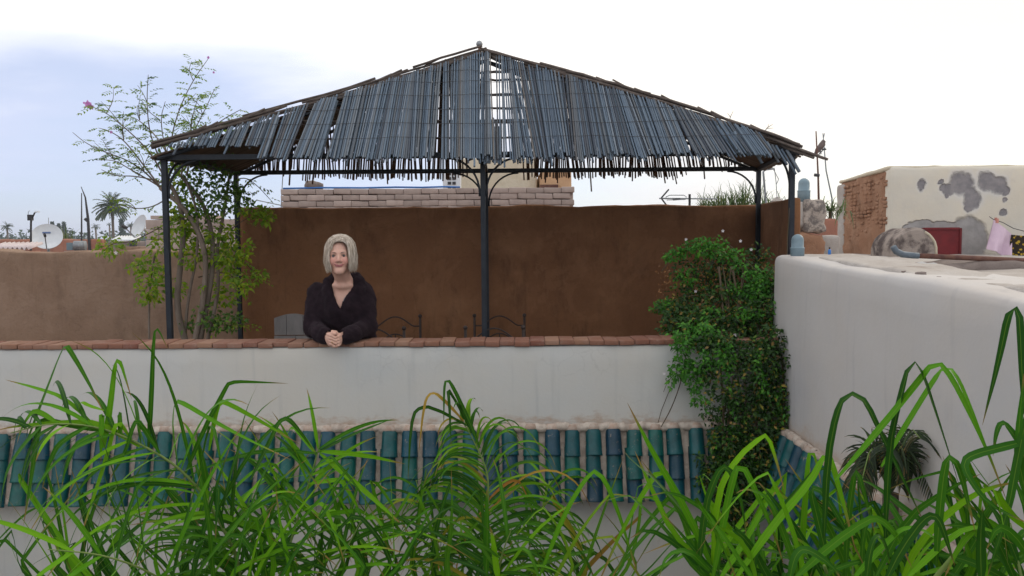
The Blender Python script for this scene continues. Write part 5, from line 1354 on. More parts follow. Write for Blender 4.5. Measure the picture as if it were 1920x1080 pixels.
iron_chair((at(890, 600, Yc1).x+at(983, 600, Yc1).x)/2, Yc1, -1, 'iron chair with arched back behind the middle post, standing by the brown wall')
iron_chair((at(650, 600, Yc2).x+at(756, 600, Yc2).x)/2, Yc2, 1, 'iron chair close behind the parapet, half hidden by the person')
iron_chair((at(873, 600, Yc2).x+at(980, 600, Yc2).x)/2, Yc2, 1, 'iron chair close behind the parapet at the middle post')
# grey arched panel
Yg = 6.7; a_, b_ = at(515, 640, Yg), at(600, 592, Yg)
s = NT('weathered_grey_panel'); co = s.co(); c = s.mix(s.rng(s.noise(s.co(scale=(1, 1, .3)), 14, 7, .65), .3, .7), (.20, .19, .19, 1), (.27, .255, .25, 1)); M['greypanel'] = s.done(c, .9, s.bump(s.noise(s.co(scale=(1, 1, .2)), 40, 5), .4, .004), .2)
pn = thing('arched_panel', 'pale grey arched panel standing behind the parapet left of the person', 'panel', ((a_.x+b_.x)/2, Yg, 0))
def plank(u0, u1, z0, zfun):
    n = 8; vs = []; 
    for k in range(n+1):
        u = u0+(u1-u0)*k/n; x_ = a_.x+(b_.x-a_.x)*u
        for y_ in (Yg, Yg+.035): vs += [V((x_, y_, z0)), V((x_, y_, zfun(u)))]
    fs = []
    for k in range(n):
        q = 4*k; fs += [(q, q+4, q+5, q+1), (q+2, q+3, q+7, q+6), (q+1, q+5, q+7, q+3), (q, q+2, q+6, q+4)]
    fs += [(0, 1, 3, 2), (4*n, 4*n+2, 4*n+3, 4*n+1)]
    m = me_new('board', vs, fs); m.materials.append(M['greypanel']); link('board', m, pn)
tz = lambda u: at(540, 601, Yg).z+.055*math.sin(min(1, max(0, .12+u*.95))*math.pi)
zm_ = at(540, 629, Yg).z
for u0, u1 in ((.0, .26), (.27, .62), (.63, 1.0)): plank(u0, u1, zm_+.004, tz)
for u0, u1 in ((-.01, .45), (.46, 1.0)): plank(u0, u1, .02, lambda u: zm_-.004)
# ================================================================== CLIMBING SHRUB AT THE LEFT POSTS
VR = random.Random(31)
def smooth(pts, it=2):
    for _ in range(it):
        q = [pts[0]]
        for a, b in zip(pts[:-1], pts[1:]): q += [a.lerp(b, .25), a.lerp(b, .75)]
        pts = q+[pts[-1]]
    return pts
def resample(pts, n):
    L = [0]
    for a, b in zip(pts[:-1], pts[1:]): L.append(L[-1]+(b-a).length)
    o = []
    for k in range(n):
        d = L[-1]*k/(n-1); i = 0
        while i < len(L)-2 and L[i+1] < d: i += 1
        o.append(pts[i].lerp(pts[i+1], (d-L[i])/max(1e-9, L[i+1]-L[i])))
    return o
class Foliage:
    def __init__(s): s.c = []; s.d = []; s.n = []; s.l = []; s.w = []
    def leaf(s, c, d, n, l, w_): s.c.append(c); s.d.append(d); s.n.append(n); s.l.append(l); s.w.append(w_)
    def pinnate(s, p, d, L, pairs, ll, R):
        """a compound leaf: paired leaflets along a drooping stalk"""
        d = d.normalized(); up = V((R.uniform(-.4, .4), R.uniform(-.4, .4), 1)); sd_ = d.cross(up)
        sd_ = sd_.normalized() if sd_.length > .01 else V((1, 0, 0))
        for k in range(pairs):
            q = p+d*(L*(k+1)/pairs)+V((0, 0, -L*.25*((k+1)/pairs)**2))
            for sg in (-1, 1): s.leaf(q, sd_*sg+d*.55+V((0, 0, R.uniform(-.5, .1))), up+sd_*R.uniform(-.5, .5), ll*R.uniform(.7, 1.15), ll*R.uniform(.42, .55))
        s.leaf(p+d*L+V((0, 0, -L*.25)), d+V((0, 0, -.4)), up, ll, ll*.5)
    def clump(s, c, r, n, ll, R, up=.1):
        for _ in range(n):
            u = V((R.gauss(0, 1), R.gauss(0, 1), R.gauss(0, 1))).normalized(); q = c+V((u.x*r.x, u.y*r.y, u.z*r.z))*R.random()**.45
            s.leaf(q, u*.5+V((R.gauss(0, .6), R.gauss(0, .6), -.35+R.gauss(0, .5))), V((R.gauss(0, .5), -.6+R.gauss(0, .5), .7)), ll*R.uniform(.6, 1.25), ll*R.uniform(.4, .62))
    def build(s, name, mat, parent):
        vs, fs = leaves([tuple(q) for q in s.c], [tuple(q) for q in s.d], [tuple(q) for q in s.n], s.l, s.w)
        return tag(link(name, np_mesh(name, vs, fs, mat), parent), kind='stuff')
YS = 6.25
sh = thing('climbing_shrub', 'tall straggly flowering shrub growing round the left posts of the pergola', 'shrub', at(365, 640, YS)*1.0)
light, darkf = Foliage(), Foliage()
def branch(pp, r0, r1, mat='bark', dy=.25, leafy=None, F_=None, every=.06, ll=.030, name='branch', pairs=4):
    y0 = YS+VR.uniform(-dy, dy)*.3; y1 = YS+VR.uniform(-dy, dy); n = len(pp)
    pts = smooth([at(q[0], q[1], y0+(y1-y0)*i/(n-1)) for i, q in enumerate(pp)]); rs = [r0+(r1-r0)*(k/(len(pts)-1))**.8 for k in range(len(pts))]
    MB().tube(pts, rs, 6).build(name, M[mat], sh, True)
    if leafy is not None:
        P = resample(pts, 60); L = sum((P[i+1]-P[i]).length for i in range(59)); st = max(1, int(every/(L/59)))
        for i in range(int(leafy*59), 59, st):
            d = (P[min(59, i+1)]-P[i]).normalized(); 
            for sg in (-1, 1):
                if VR.random() < .75:
                    o_ = V((sg*VR.uniform(.3, 1), VR.uniform(-.7, .7), VR.uniform(-.5, .5))); F_.pinnate(P[i], d*.6+o_, VR.uniform(.05, .11), pairs, ll, VR)
    return pts
# trunks
branch([(352, 655), (330, 580), (338, 500), (345, 430), (335, 370), (310, 335)], .028, .015, dy=.1)
branch([(372, 655), (398, 520), (400, 450), (385, 385), (340, 330)], .024, .014, dy=.1)
branch([(362, 655), (383, 560), (388, 470), (352, 395), (300, 352)], .026, .015, dy=.1)
branch([(385, 655), (412, 540), (405, 470), (420, 400), (430, 330)], .016, .010, dy=.1)
branch([(280, 655), (279, 570), (283, 520), (290, 480)], .010, .006, dy=.1)
branch([(345, 655), (352, 560), (370, 480), (372, 400), (350, 340)], .013, .008, dy=.1)
# long bare branches against the sky with small leaves
skyb = [([(300, 352), (270, 320), (235, 298), (195, 285), (160, 268), (136, 248)], .2), ([(310, 335), (285, 290), (255, 258), (225, 232), (200, 212), (168, 198)], .3),
        ([(320, 340), (300, 300), (280, 250), (275, 190), (278, 140)], .3), ([(330, 330), (318, 270), (335, 205), (362, 150), (392, 108)], .25), ([(340, 330), (345, 280), (380, 215), (402, 168)], .3),
        ([(345, 320), (375, 260), (415, 225), (452, 205)], .3), ([(312, 345), (260, 330), (215, 330), (190, 318)], .3), ([(330, 360), (290, 388), (255, 392), (225, 385)], .4),
        ([(335, 330), (300, 262), (262, 225), (235, 215)], .3), ([(350, 330), (360, 270), (356, 235), (372, 180)], .3), ([(340, 330), (312, 292), (300, 225), (310, 190)], .3),
        ([(300, 350), (262, 300), (232, 262), (205, 245), (185, 240)], .25), ([(360, 320), (400, 280), (440, 262), (478, 250)], .2), ([(300, 350), (275, 335), (240, 315), (215, 300), (180, 300)], .35)]
for pp, lf in skyb:
    branch(pp, .008, .0018, 'bark', .35, lf, light if VR.random() < .75 else darkf, .062, .032, 'branch')
    b = pp[2:]
    for k in range(2):
        i = VR.randrange(1, len(pp)-1); e_ = (pp[i][0]+VR.uniform(-45, 35), pp[i][1]-VR.uniform(15, 55)); branch([pp[i], ((pp[i][0]+e_[0])/2+VR.uniform(-8, 8), (pp[i][1]+e_[1])/2), e_], .004, .0012, 'stem', .3, .25, light if VR.random() < .75 else darkf, .06, .030, 'twig')
for pp in ([(372, 520), (415, 508), (440, 520), (455, 552)], [(395, 470), (430, 430), (470, 405), (498, 395)], [(345, 400), (250, 455), (210, 455), (195, 470)], [(400, 440), (440, 470), (480, 515), (492, 530)], [(420, 350), (455, 330), (480, 345), (512, 380)], [(385, 600), (420, 612), (470, 606)]):
    branch(pp, .006, .002, 'stem', .2, .3, light, .05, .032, 'twig', 3)
def cl(F_, px, py, rx, ry, n, ll=.05, dy=.14): F_.clump(at(px, py, YS+VR.uniform(-.12, .12)), V((rx/F*YS*1.1, dy, ry/F*YS*1.1)), int(n*1.3), ll, VR)
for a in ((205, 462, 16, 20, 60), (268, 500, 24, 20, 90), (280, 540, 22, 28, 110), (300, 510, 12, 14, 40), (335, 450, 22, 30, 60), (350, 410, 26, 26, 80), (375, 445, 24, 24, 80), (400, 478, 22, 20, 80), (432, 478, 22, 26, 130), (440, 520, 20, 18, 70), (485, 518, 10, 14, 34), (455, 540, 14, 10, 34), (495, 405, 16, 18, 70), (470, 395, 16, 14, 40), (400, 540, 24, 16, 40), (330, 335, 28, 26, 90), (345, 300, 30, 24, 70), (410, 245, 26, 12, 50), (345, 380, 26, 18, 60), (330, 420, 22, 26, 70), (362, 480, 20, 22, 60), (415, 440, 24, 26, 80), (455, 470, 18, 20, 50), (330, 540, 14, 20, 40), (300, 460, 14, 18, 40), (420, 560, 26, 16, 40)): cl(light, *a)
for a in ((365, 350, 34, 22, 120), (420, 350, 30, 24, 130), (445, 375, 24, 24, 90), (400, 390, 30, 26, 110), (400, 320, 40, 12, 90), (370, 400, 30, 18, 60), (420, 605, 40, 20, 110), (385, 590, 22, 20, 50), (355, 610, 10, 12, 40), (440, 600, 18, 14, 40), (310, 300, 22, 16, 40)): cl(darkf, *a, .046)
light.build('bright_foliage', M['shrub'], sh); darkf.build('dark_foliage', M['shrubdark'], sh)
M['pinkpetal'] = simple('pink_petal', (.52, .20, .52, 1), (.6, .28, .58, 1), 20, .6, .1, .001, transl=.3)
M['whitepetal'] = simple('white_petal', (.75, .72, .72, 1), (.7, .66, .68, 1), 20, .6, .1, .001, transl=.3)
def flower(px, py, Y, r, mat, parent, n=5):
    c = at(px, py, Y); vs, fs = leaves([tuple(c)]*n, [(math.cos(a), -.5, math.sin(a)) for a in [6.283*k/n+.3 for k in range(n)]], [(0, -1, .2)]*n, [r]*n, [r*.8]*n)
    link('flower', np_mesh('flower', vs, fs, M[mat]), parent)
fy = YS-.1
flower(166, 196, fy, .036, 'pinkpetal', sh); flower(172, 201, fy, .028, 'pinkpetal', sh); flower(209, 248, fy, .016, 'pinkpetal', sh); flower(158, 193, fy, .012, 'pinkpetal', sh); flower(391, 108, fy, .014, 'pinkpetal', sh); flower(401, 136, fy, .012, 'pinkpetal', sh); flower(218, 474, fy, .018, 'whitepetal', sh)

# ================================================================== JASMINE VINE OVER THE CORNER
vt = thing('jasmine_vine', 'dense trailing jasmine vine hanging over the parapet corner', 'vine', at(1430, 640, 5.6))
va, vb = Foliage(), Foliage()
def vst(pp, r, mat='stem'):
    MB().tube(smooth([at(a, b, c) for a, b, c in pp]), [r]*1 if False else r, 5).build('stem', M[mat], vt, True)
for k in range(16):
    x_ = VR.uniform(1350, 1480); vst([(x_+VR.uniform(-25, 25), 500, 5.55), (x_, 600, 5.42), (x_+VR.uniform(-14, 14), 650, 5.12), (x_+VR.uniform(-18, 18), 780, 5.06), (x_+VR.uniform(-30, 20), 930, 4.95)], VR.uniform(.003, .007))
for pp in ([(1450, 560, 5.5), (1390, 500, 5.6), (1330, 465, 5.65), (1270, 470, 5.7), (1240, 510, 5.7)], [(1450, 580, 5.5), (1380, 560, 5.5), (1300, 550, 5.6), (1232, 575, 5.65)], [(1460, 560, 5.55), (1430, 520, 5.6), (1390, 480, 5.65), (1345, 440, 5.7)], [(1290, 640, 5.1), (1282, 700, 5.09), (1262, 760, 5.08), (1240, 800, 5.03)], [(1465, 600, 5.4), (1440, 620, 5.3), (1400, 600, 5.3), (1340, 590, 5.35), (1290, 640, 5.12)], [(1475, 560, 5.5), (1475, 470, 5.65), (1480, 390, 5.68)]): vst(pp, .0035)
def vc(F_, px, py, rx, ry, Y, n, ll=.036, dy=.08): F_.clump(at(px, py, Y), V((rx/F*Y*1.08, dy, ry/F*Y*1.08)), int(n*1.5), ll, VR)
# dark hanging mass, its inner shade put into the leaf colour
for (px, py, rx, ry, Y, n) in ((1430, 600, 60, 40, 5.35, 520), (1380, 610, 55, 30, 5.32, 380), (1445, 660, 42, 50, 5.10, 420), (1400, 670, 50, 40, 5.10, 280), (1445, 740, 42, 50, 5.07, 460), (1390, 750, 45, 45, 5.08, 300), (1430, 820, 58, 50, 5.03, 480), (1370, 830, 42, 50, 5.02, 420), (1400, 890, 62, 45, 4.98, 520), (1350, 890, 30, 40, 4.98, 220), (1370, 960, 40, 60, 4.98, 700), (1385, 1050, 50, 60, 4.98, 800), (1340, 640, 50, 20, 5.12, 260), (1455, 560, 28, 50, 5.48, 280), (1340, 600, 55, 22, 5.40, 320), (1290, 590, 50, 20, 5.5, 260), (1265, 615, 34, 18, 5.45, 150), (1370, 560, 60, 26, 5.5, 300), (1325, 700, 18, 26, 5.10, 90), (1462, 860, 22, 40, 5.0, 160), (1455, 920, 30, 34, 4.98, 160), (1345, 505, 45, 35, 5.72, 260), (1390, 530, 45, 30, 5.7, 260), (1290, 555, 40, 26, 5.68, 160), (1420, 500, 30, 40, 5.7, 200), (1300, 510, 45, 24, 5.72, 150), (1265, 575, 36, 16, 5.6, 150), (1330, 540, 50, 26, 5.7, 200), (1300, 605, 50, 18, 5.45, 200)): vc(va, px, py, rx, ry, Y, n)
# fresh green sprays
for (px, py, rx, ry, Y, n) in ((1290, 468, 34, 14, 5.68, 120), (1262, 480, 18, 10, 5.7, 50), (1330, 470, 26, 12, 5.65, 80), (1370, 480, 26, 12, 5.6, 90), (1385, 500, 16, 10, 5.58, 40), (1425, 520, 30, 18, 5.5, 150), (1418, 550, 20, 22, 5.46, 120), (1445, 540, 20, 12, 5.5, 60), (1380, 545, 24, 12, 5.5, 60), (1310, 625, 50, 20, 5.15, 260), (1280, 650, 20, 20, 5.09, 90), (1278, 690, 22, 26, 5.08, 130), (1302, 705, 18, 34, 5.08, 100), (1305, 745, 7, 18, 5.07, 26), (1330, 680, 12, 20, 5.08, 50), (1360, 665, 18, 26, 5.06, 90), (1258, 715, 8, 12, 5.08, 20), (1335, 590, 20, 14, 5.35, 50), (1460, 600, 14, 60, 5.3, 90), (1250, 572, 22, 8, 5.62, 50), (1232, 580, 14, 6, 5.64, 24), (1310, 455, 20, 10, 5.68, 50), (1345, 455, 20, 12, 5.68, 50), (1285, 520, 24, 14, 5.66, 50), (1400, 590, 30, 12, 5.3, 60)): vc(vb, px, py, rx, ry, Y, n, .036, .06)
for k in range(90):                                   # trailing ends
    px, py = VR.uniform(1305, 1486), VR.uniform(660, 930); vc(vb if k % 4 == 0 else va, px, py, 6, 20, 5.0, 16, .032, .03)
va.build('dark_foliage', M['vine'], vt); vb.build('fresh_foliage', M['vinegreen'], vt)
for px, py, Y in ((1355, 433, 5.7), (1286, 449, 5.7), (1388, 452, 5.7), (1408, 468, 5.66), (1304, 546, 5.6), (1378, 628, 5.2), (1245, 700, 5.08)): flower(px, py, Y, .014, 'whitepetal', vt)
va2 = Foliage()
for k in range(70): va2.clump(at(VR.choice([1242, 1255, 1340, 1310, 1470])+VR.uniform(-10, 10), VR.uniform(500, 560), 5.65), V((.02, .03, .04)), 2, .022, VR)
M['dryleaf'] = leafmat('dry_leaf', [(0, (.22, .08, .025, 1)), (.5, (.3, .14, .04, 1)), (1, (.18, .09, .04, 1))], .3)
va2.build('dry_foliage', M['dryleaf'], vt)
# two thin runners on the wall
MB().tube([at(1283, 645, 5.19), at(1268, 700, 5.185), at(1240, 770, 5.185), at(1232, 800, 5.18)], .0022, 4).build('stem', M['stem'], vt)
MB().tube([at(1268, 700, 5.185), at(1252, 715, 5.17), at(1244, 735, 5.17)], .0018, 4).build('stem', M['stem'], vt)

# ================================================================== COURTYARD PALMS IN THE FOREGROUND
LR = random.Random(77)
def blade(parent, pts, width, th0=None, th1=None, mat='blade', fold=.22, name='leaflet', sharp=2, rings=16):
    """one strap leaflet along pts (base first), folded along its midrib, turned by th about its length"""
    th0 = LR.uniform(-.7, .7) if th0 is None else th0; th1 = th0+LR.uniform(-.8, .8) if th1 is None else th1
    P = resample(smooth([V(p) for p in pts], sharp), rings); n = len(P); o = P[0]
    vs = []; uv = []; prev = None
    for i, p in enumerate(P):
        t = (P[min(n-1, i+1)]-P[max(0, i-1)]); t = t.normalized() if t.length > 1e-9 else V((0, 0, 1))
        nr = (V((-1.2, -2.6, 2.2))).normalized(); sd_ = t.cross(nr)
        sd_ = sd_.normalized() if sd_.length > .05 else t.orthogonal().normalized()
        if prev is not None and sd_.dot(prev) < 0: sd_ = -sd_
        prev = sd_.copy()
        s_ = i/(n-1); R = Matrix.Rotation(th0+(th1-th0)*s_, 3, t); sd_ = R @ sd_; nn = sd_.cross(t)
        w_ = width*.5*min(1, .40+s_*3.2)*(1-max(0, (s_-.35)/.65)**1.9*.97)
        vs += [p-o-sd_*w_+nn*w_*fold, p-o, p-o+sd_*w_+nn*w_*fold]; uv += [(0, s_), (.5, s_), (1, s_)]
    fs = []
    for i in range(n-1):
        a = 3*i; fs += [(a, a+1, a+4, a+3), (a+1, a+2, a+5, a+4)]
    m = me_new(name, vs, fs, True); m.materials.append(M[mat])
    ul = m.uv_layers.new(name='UVMap')
    ul.data.foreach_set('uv', [c_ for l in m.loops for c_ in uv[l.vertex_index]])
    return link(name, m, parent, o)
def palm(label, px, Y, pyc=1240, name='courtyard_palm'):
    c = at(px, pyc, Y); t = thing(name, label, 'palm', (c.x, Y, FLOORZ))
    MB().tube([V((c.x+.05, Y+.05, FLOORZ-.02)), V((c.x+.02, Y, (FLOORZ+c.z)/2)), c], [.075, .06, .05], 10).build('trunk', M['trunk'], t, True)
    t_c = c
    return t, c
def stalk(t, c, pts, r0=.009, r1=.0015):
    P = smooth([V(c)]+[V(p) for p in pts]); f = MB(); f.tube(P, [r0+(r1-r0)*k/(len(P)-1) for k in range(len(P))], 6)
    return f.build('frond', M['rachis'], t, True), P
def frond(t, c, pix, n, L0, width, t0=.25, spread=1.0, droop=.5, kink=.45, mat='blade', side=(-1, 1), plane=None, shape=None, jitter=.32, r0=.008, wild=1.3):
    """pinnate frond along pixel path pix [(px,py,Y)...] with n leaflets a side"""
    fo, P = stalk(t, c, [at(*q) for q in pix], r0); P = resample(P, 80); pl = plane or V((0, -.75, .65))
    for k in range(n):
        s_ = t0+(1-t0)*(k+LR.uniform(-.3, .3))/n; s_ = min(.995, max(t0, s_)); i = int(s_*78); T = (P[i+1]-P[i]).normalized(); S = T.cross(pl).normalized(); q0 = P[i]
        for sg in side:
            if LR.random() < .12: continue
            L = L0*(shape(s_) if shape else (.55+.45*math.sin(min(1, (s_-t0)/(1-t0)*1.15+.12)*math.pi)))*LR.uniform(1-jitter, 1+jitter)
            a = (.55+.5*s_)*LR.uniform(.8, 1.2); d = (T*a+S*sg*spread+pl*LR.uniform(-.25, .5)+V((LR.gauss(0, .28), LR.gauss(0, .2), LR.gauss(0, .22)))*wild).normalized(); pts = [q0]; p = q0.copy(); kk = LR.random() < kink; kp = LR.uniform(.35, .7)
            m = 7
            for j in range(m):
                if kk and j/m <= kp < (j+1)/m: d = (d*V((.55, .55, .1)).length*0+V((d.x*.8, d.y*.6, -abs(d.z)*.5-LR.uniform(.5, 1.4)))).normalized()
                p = p+d*(L/m); pts.append(p.copy()); d = (d+V((0, 0, -droop*(.12+.10*j)/1.6))).normalized()
            blade(fo, pts, width*LR.uniform(.8, 1.15), mat=mat, sharp=1 if kk else 2, rings=14)
    return fo, P
def heroes(fo, lst, mat='blade'):
    for pix, wpx, Y0, Y1 in lst:
        n = len(pix); pts = [at(q[0], q[1], Y0+(Y1-Y0)*i/(n-1)) for i, q in enumerate(pix)]
        blade(fo, pts, wpx/F*(Y0+Y1)/2*.95, mat=mat, sharp=1, rings=26)

# ---- left palm
pl, c = palm('strap leaved palm with sharply bent leaflets at the lower left', 430, 3.2)
f1, P1 = frond(pl, c, [(463, 1080, 3.2), (398, 950, 3.1), (347, 885, 3.05), (278, 839, 3.0), (190, 800, 2.95), (95, 792, 2.9), (20, 812, 2.9)], 40, .54, .019, .14, 1.0, 1.0, .35)
heroes(f1, [([(50, 830), (85, 740), (120, 648), (126, 648), (160, 705), (195, 775)], 12, 2.95, 2.9), ([(195, 840), (208, 760), (217, 677), (226, 676), (236, 710), (247, 748)], 13, 3.0, 2.95), ([(278, 845), (284, 760), (289, 618), (297, 616), (308, 640), (316, 656)], 11, 3.05, 3.0),
    ([(170, 790), (120, 745), (70, 728), (10, 712)], 8, 3.0, 3.1), ([(345, 895), (385, 800), (420, 735), (430, 715), (480, 716), (540, 719)], 10, 3.1, 3.0), ([(335, 880), (324, 800), (328, 752), (340, 754), (400, 790), (460, 822), (545, 862)], 11, 3.1, 3.0),
    ([(392, 845), (404, 780), (413, 752), (430, 757), (490, 790), (560, 832)], 10, 3.1, 3.0), ([(262, 838), (190, 792), (110, 792), (20, 800), (-20, 812)], 11, 3.0, 2.9), ([(390, 915), (380, 860), (368, 806)], 15, 3.1, 3.1), ([(195, 770), (168, 762), (150, 752), (148, 770), (150, 800)], 9, 3.0, 3.0),
    ([(230, 812), (120, 795), (78, 784), (72, 800), (60, 890), (44, 985)], 12, 3.0, 2.95), ([(250, 830), (225, 790), (215, 800), (200, 860), (170, 950), (150, 1010)], 11, 3.0, 2.9), ([(300, 850), (262, 790), (252, 792), (235, 850), (205, 900)], 11, 3.0, 2.95), ([(420, 990), (405, 940), (406, 914), (411, 918), (407, 960), (404, 1010)], 13, 3.1, 3.0)])
f2, P2 = frond(pl, c, [(520, 1100, 3.25), (550, 1000, 3.3), (575, 920, 3.3), (597, 844, 3.3), (603, 815, 3.3)], 20, .56, .019, .2, 1.15, .4, .35)
heroes(f2, [([(592, 850), (660, 815), (742, 783)], 9, 3.3, 3.3), ([(470, 900), (510, 820), (525, 788), (540, 784), (560, 805), (592, 850)], 12, 3.2, 3.25), ([(597, 846), (680, 852), (760, 870)], 10, 3.3, 3.2), ([(595, 850), (500, 842), (400, 870), (330, 905)], 9, 3.3, 3.2), ([(600, 850), (660, 900), (712, 945), (760, 990)], 11, 3.3, 3.2), ([(560, 1000), (480, 990), (400, 960), (240, 985)], 11, 3.2, 3.1), ([(550, 1030), (450, 1020), (380, 1010), (190, 945)], 10, 3.2, 3.1)])
f3, P3 = frond(pl, c, [(380, 1150, 3.1), (300, 1080, 2.9), (200, 1040, 2.7), (90, 1030, 2.6)], 16, .58, .019, .2, 1.1, .3, .25)
f3b, _ = frond(pl, c, [(480, 1150, 3.3), (470, 1060, 3.4), (440, 990, 3.5), (420, 930, 3.6)], 17, .55, .019, .25, 1.2, .35, .3)
f3c, _ = frond(pl, c, [(560, 1170, 3.2), (620, 1080, 3.2), (660, 1010, 3.2), (690, 950, 3.2)], 15, .5, .018, .2, 1.1, .45, .3)
def loose(t, c, n, x0, x1, ya, yb, Y0, Y1, w0, w1, mat='blade'):
    fo, _ = stalk(t, c, [c+V((0, .02, .06)), c+V((0, .03, .12))], .01, .006)
    for k in range(n):
        Y = LR.uniform(Y0, Y1); bx = LR.uniform(x0, x1); lean = LR.gauss(0, 110); by = 1120; ty = LR.uniform(ya, yb); tx = bx+lean; L = LR.uniform(70, 190); sg = 1 if LR.random() < .5 else -1; dn = LR.uniform(.15, 1.5)
        pix = [(c_x(c)+ (bx-c_x(c))*.5, 1200), (bx, by-40), ((bx+tx)/2+LR.uniform(-10, 10), (by+ty)/2-30), (tx, ty), (tx+sg*6, ty+2), (tx+sg*L*.4, ty+L*dn*.42), (tx+sg*L*.75, ty+L*dn)]
        if LR.random() < .35: pix = pix[:4]
        blade(fo, [at(q[0], q[1], Y) for q in pix], LR.uniform(w0, w1)/F*Y, sharp=1, rings=22, mat=mat)
def c_x(c):
    q = CM.inverted() @ (c-CAM); return 960+F*q.x/-q.z
loose(pl, c, 95, 10, 790, 830, 1030, 2.9, 3.6, 6, 11)
# ---- centre palm: finer, arching
pc, c = palm('feathery palm with fine arching leaflets in the lower middle', 915, 3.5)
sh_ = lambda s_: .62+.45*math.sin(min(1, s_*1.02)*math.pi)
f4, P4 = frond(pc, c, [(905, 1080, 3.5), (915, 960, 3.5), (916, 890, 3.5), (900, 850, 3.5), (880, 810, 3.5), (856, 775, 3.48)], 62, .56, .0135, .2, .9, 2.1, .05, 'bladefine', jitter=.22, wild=.6, shape=lambda s_: (.55+.45*math.sin(min(1, (s_-.2)/.8*1.1+.12)*math.pi))*(1-.45*max(0, (s_-.75)/.25)))
f5, P5 = frond(pc, c, [(960, 1100, 3.6), (1000, 1010, 3.7), (1020, 950, 3.75), (1030, 900, 3.8)], 24, .55, .0135, .2, 1.0, 1.9, .1, 'bladefine')
f6, P6 = frond(pc, c, [(860, 1100, 3.5), (820, 1020, 3.5), (795, 960, 3.5), (780, 900, 3.5)], 22, .52, .0135, .2, 1.0, 1.9, .1, 'bladefine')
f6b, _ = frond(pc, c, [(930, 1100, 3.3), (940, 1040, 3.25), (960, 990, 3.2)], 12, .50, .0165, .15, 1.2, .9, .1, 'bladefine')
heroes(f4, [([(900, 840), (880, 790), (848, 722), (838, 710), (833, 722), (832, 800)], 8, 3.48, 3.45), ([(890, 820), (860, 760), (838, 725), (842, 745), (846, 840)], 7, 3.48, 3.42), ([(870, 790), (825, 742), (806, 735), (795, 760), (785, 850)], 7, 3.48, 3.4), ([(880, 800), (810, 762), (780, 765), (770, 800), (765, 900)], 7, 3.48, 3.4)], 'bladefine')
heroes(f6b, [([(912, 1085), (914, 1000), (913, 915)], 17, 3.3, 3.3), ([(935, 1090), (925, 1010), (918, 985)], 16, 3.25, 3.3), ([(930, 1095), (1000, 1000), (1060, 950), (1090, 940)], 13, 3.3, 3.2), ([(1010, 1085), (1060, 960), (1100, 895), (1120, 880), (1150, 930), (1200, 1090)], 11, 3.2, 3.1)])
loose(pc, c, 45, 740, 1260, 850, 1040, 3.2, 3.9, 6, 10, 'bladefine')
# ---- right palm, nearer
pr, c = palm('near palm with broad folded leaflets at the lower right', 1600, 2.3, 1330)
def st(pix): return stalk(pr, c, [at(*q) for q in pix], .012, .004)[0]
s1 = st([(1480, 1150, 2.4), (1380, 1090, 2.5), (1330, 1060, 2.5)])
heroes(s1, [([(1345, 1085), (1290, 960), (1225, 850), (1176, 755)], 15, 2.5, 2.5), ([(1360, 1090), (1300, 980), (1230, 900), (1185, 865), (1165, 840)], 13, 2.5, 2.6), ([(1320, 1060), (1262, 1000), (1228, 930), (1190, 845)], 12, 2.55, 2.6), ([(1335, 1070), (1345, 925), (1380, 860), (1430, 817), (1440, 816), (1455, 860), (1472, 925)], 13, 2.5, 2.45), ([(1310, 1070), (1322, 950), (1345, 885), (1362, 872), (1374, 890), (1393, 950), (1400, 1010)], 14, 2.45, 2.4),
    ([(1335, 1090), (1360, 960), (1378, 880), (1392, 872), (1408, 900), (1450, 995), (1470, 1060)], 14, 2.4, 2.35), ([(1330, 1075), (1270, 1020), (1215, 990), (1180, 1010)], 13, 2.5, 2.4), ([(1330, 1070), (1290, 1030), (1250, 1040), (1235, 1085)], 14, 2.4, 2.3), ([(1345, 1090), (1350, 1000), (1330, 960), (1260, 920), (1215, 930)], 12, 2.5, 2.4), ([(1350, 1085), (1400, 1010), (1440, 940), (1470, 905)], 14, 2.4, 2.4)])
s2 = st([(1590, 1180, 2.3), (1560, 1100, 2.25), (1545, 1060, 2.2)])
heroes(s2, [([(1545, 1010), (1552, 860), (1572, 760), (1592, 738), (1618, 742), (1650, 810), (1735, 985)], 17, 2.2, 2.1), ([(1379, 1085), (1450, 985), (1520, 905), (1547, 852), (1556, 856), (1580, 940), (1605, 1035)], 17, 2.3, 2.2), ([(1500, 1080), (1508, 960), (1516, 850), (1524, 846), (1532, 870), (1540, 910)], 12, 2.4, 2.4), ([(1545, 1085), (1500, 1000), (1460, 950), (1425, 905), (1415, 905)], 13, 2.35, 2.4), ([(1490, 1085), (1560, 1020), (1628, 973), (1650, 972), (1680, 1000), (1710, 1065)], 17, 2.1, 2.05),
    ([(1560, 1085), (1530, 960), (1520, 920), (1530, 912), (1548, 930), (1590, 1000), (1620, 1060)], 15, 2.25, 2.2), ([(1740, 985), (1690, 950), (1640, 910), (1606, 897)], 13, 2.3, 2.4), ([(1585, 1085), (1590, 980), (1600, 900), (1607, 880), (1615, 905), (1640, 1000)], 13, 2.35, 2.3), ([(1500, 1090), (1470, 1000), (1440, 930), (1398, 915), (1380, 925)], 14, 2.3, 2.3), ([(1480, 1090), (1488, 1050), (1500, 1030), (1520, 1032), (1560, 1060), (1580, 1090)], 17, 2.0, 2.0), ([(1420, 1090), (1400, 1020), (1350, 985), (1320, 1000)], 14, 2.3, 2.25)])
s3 = st([(1690, 1180, 2.2), (1740, 1100, 2.15), (1790, 1040, 2.1), (1830, 990, 2.1)])
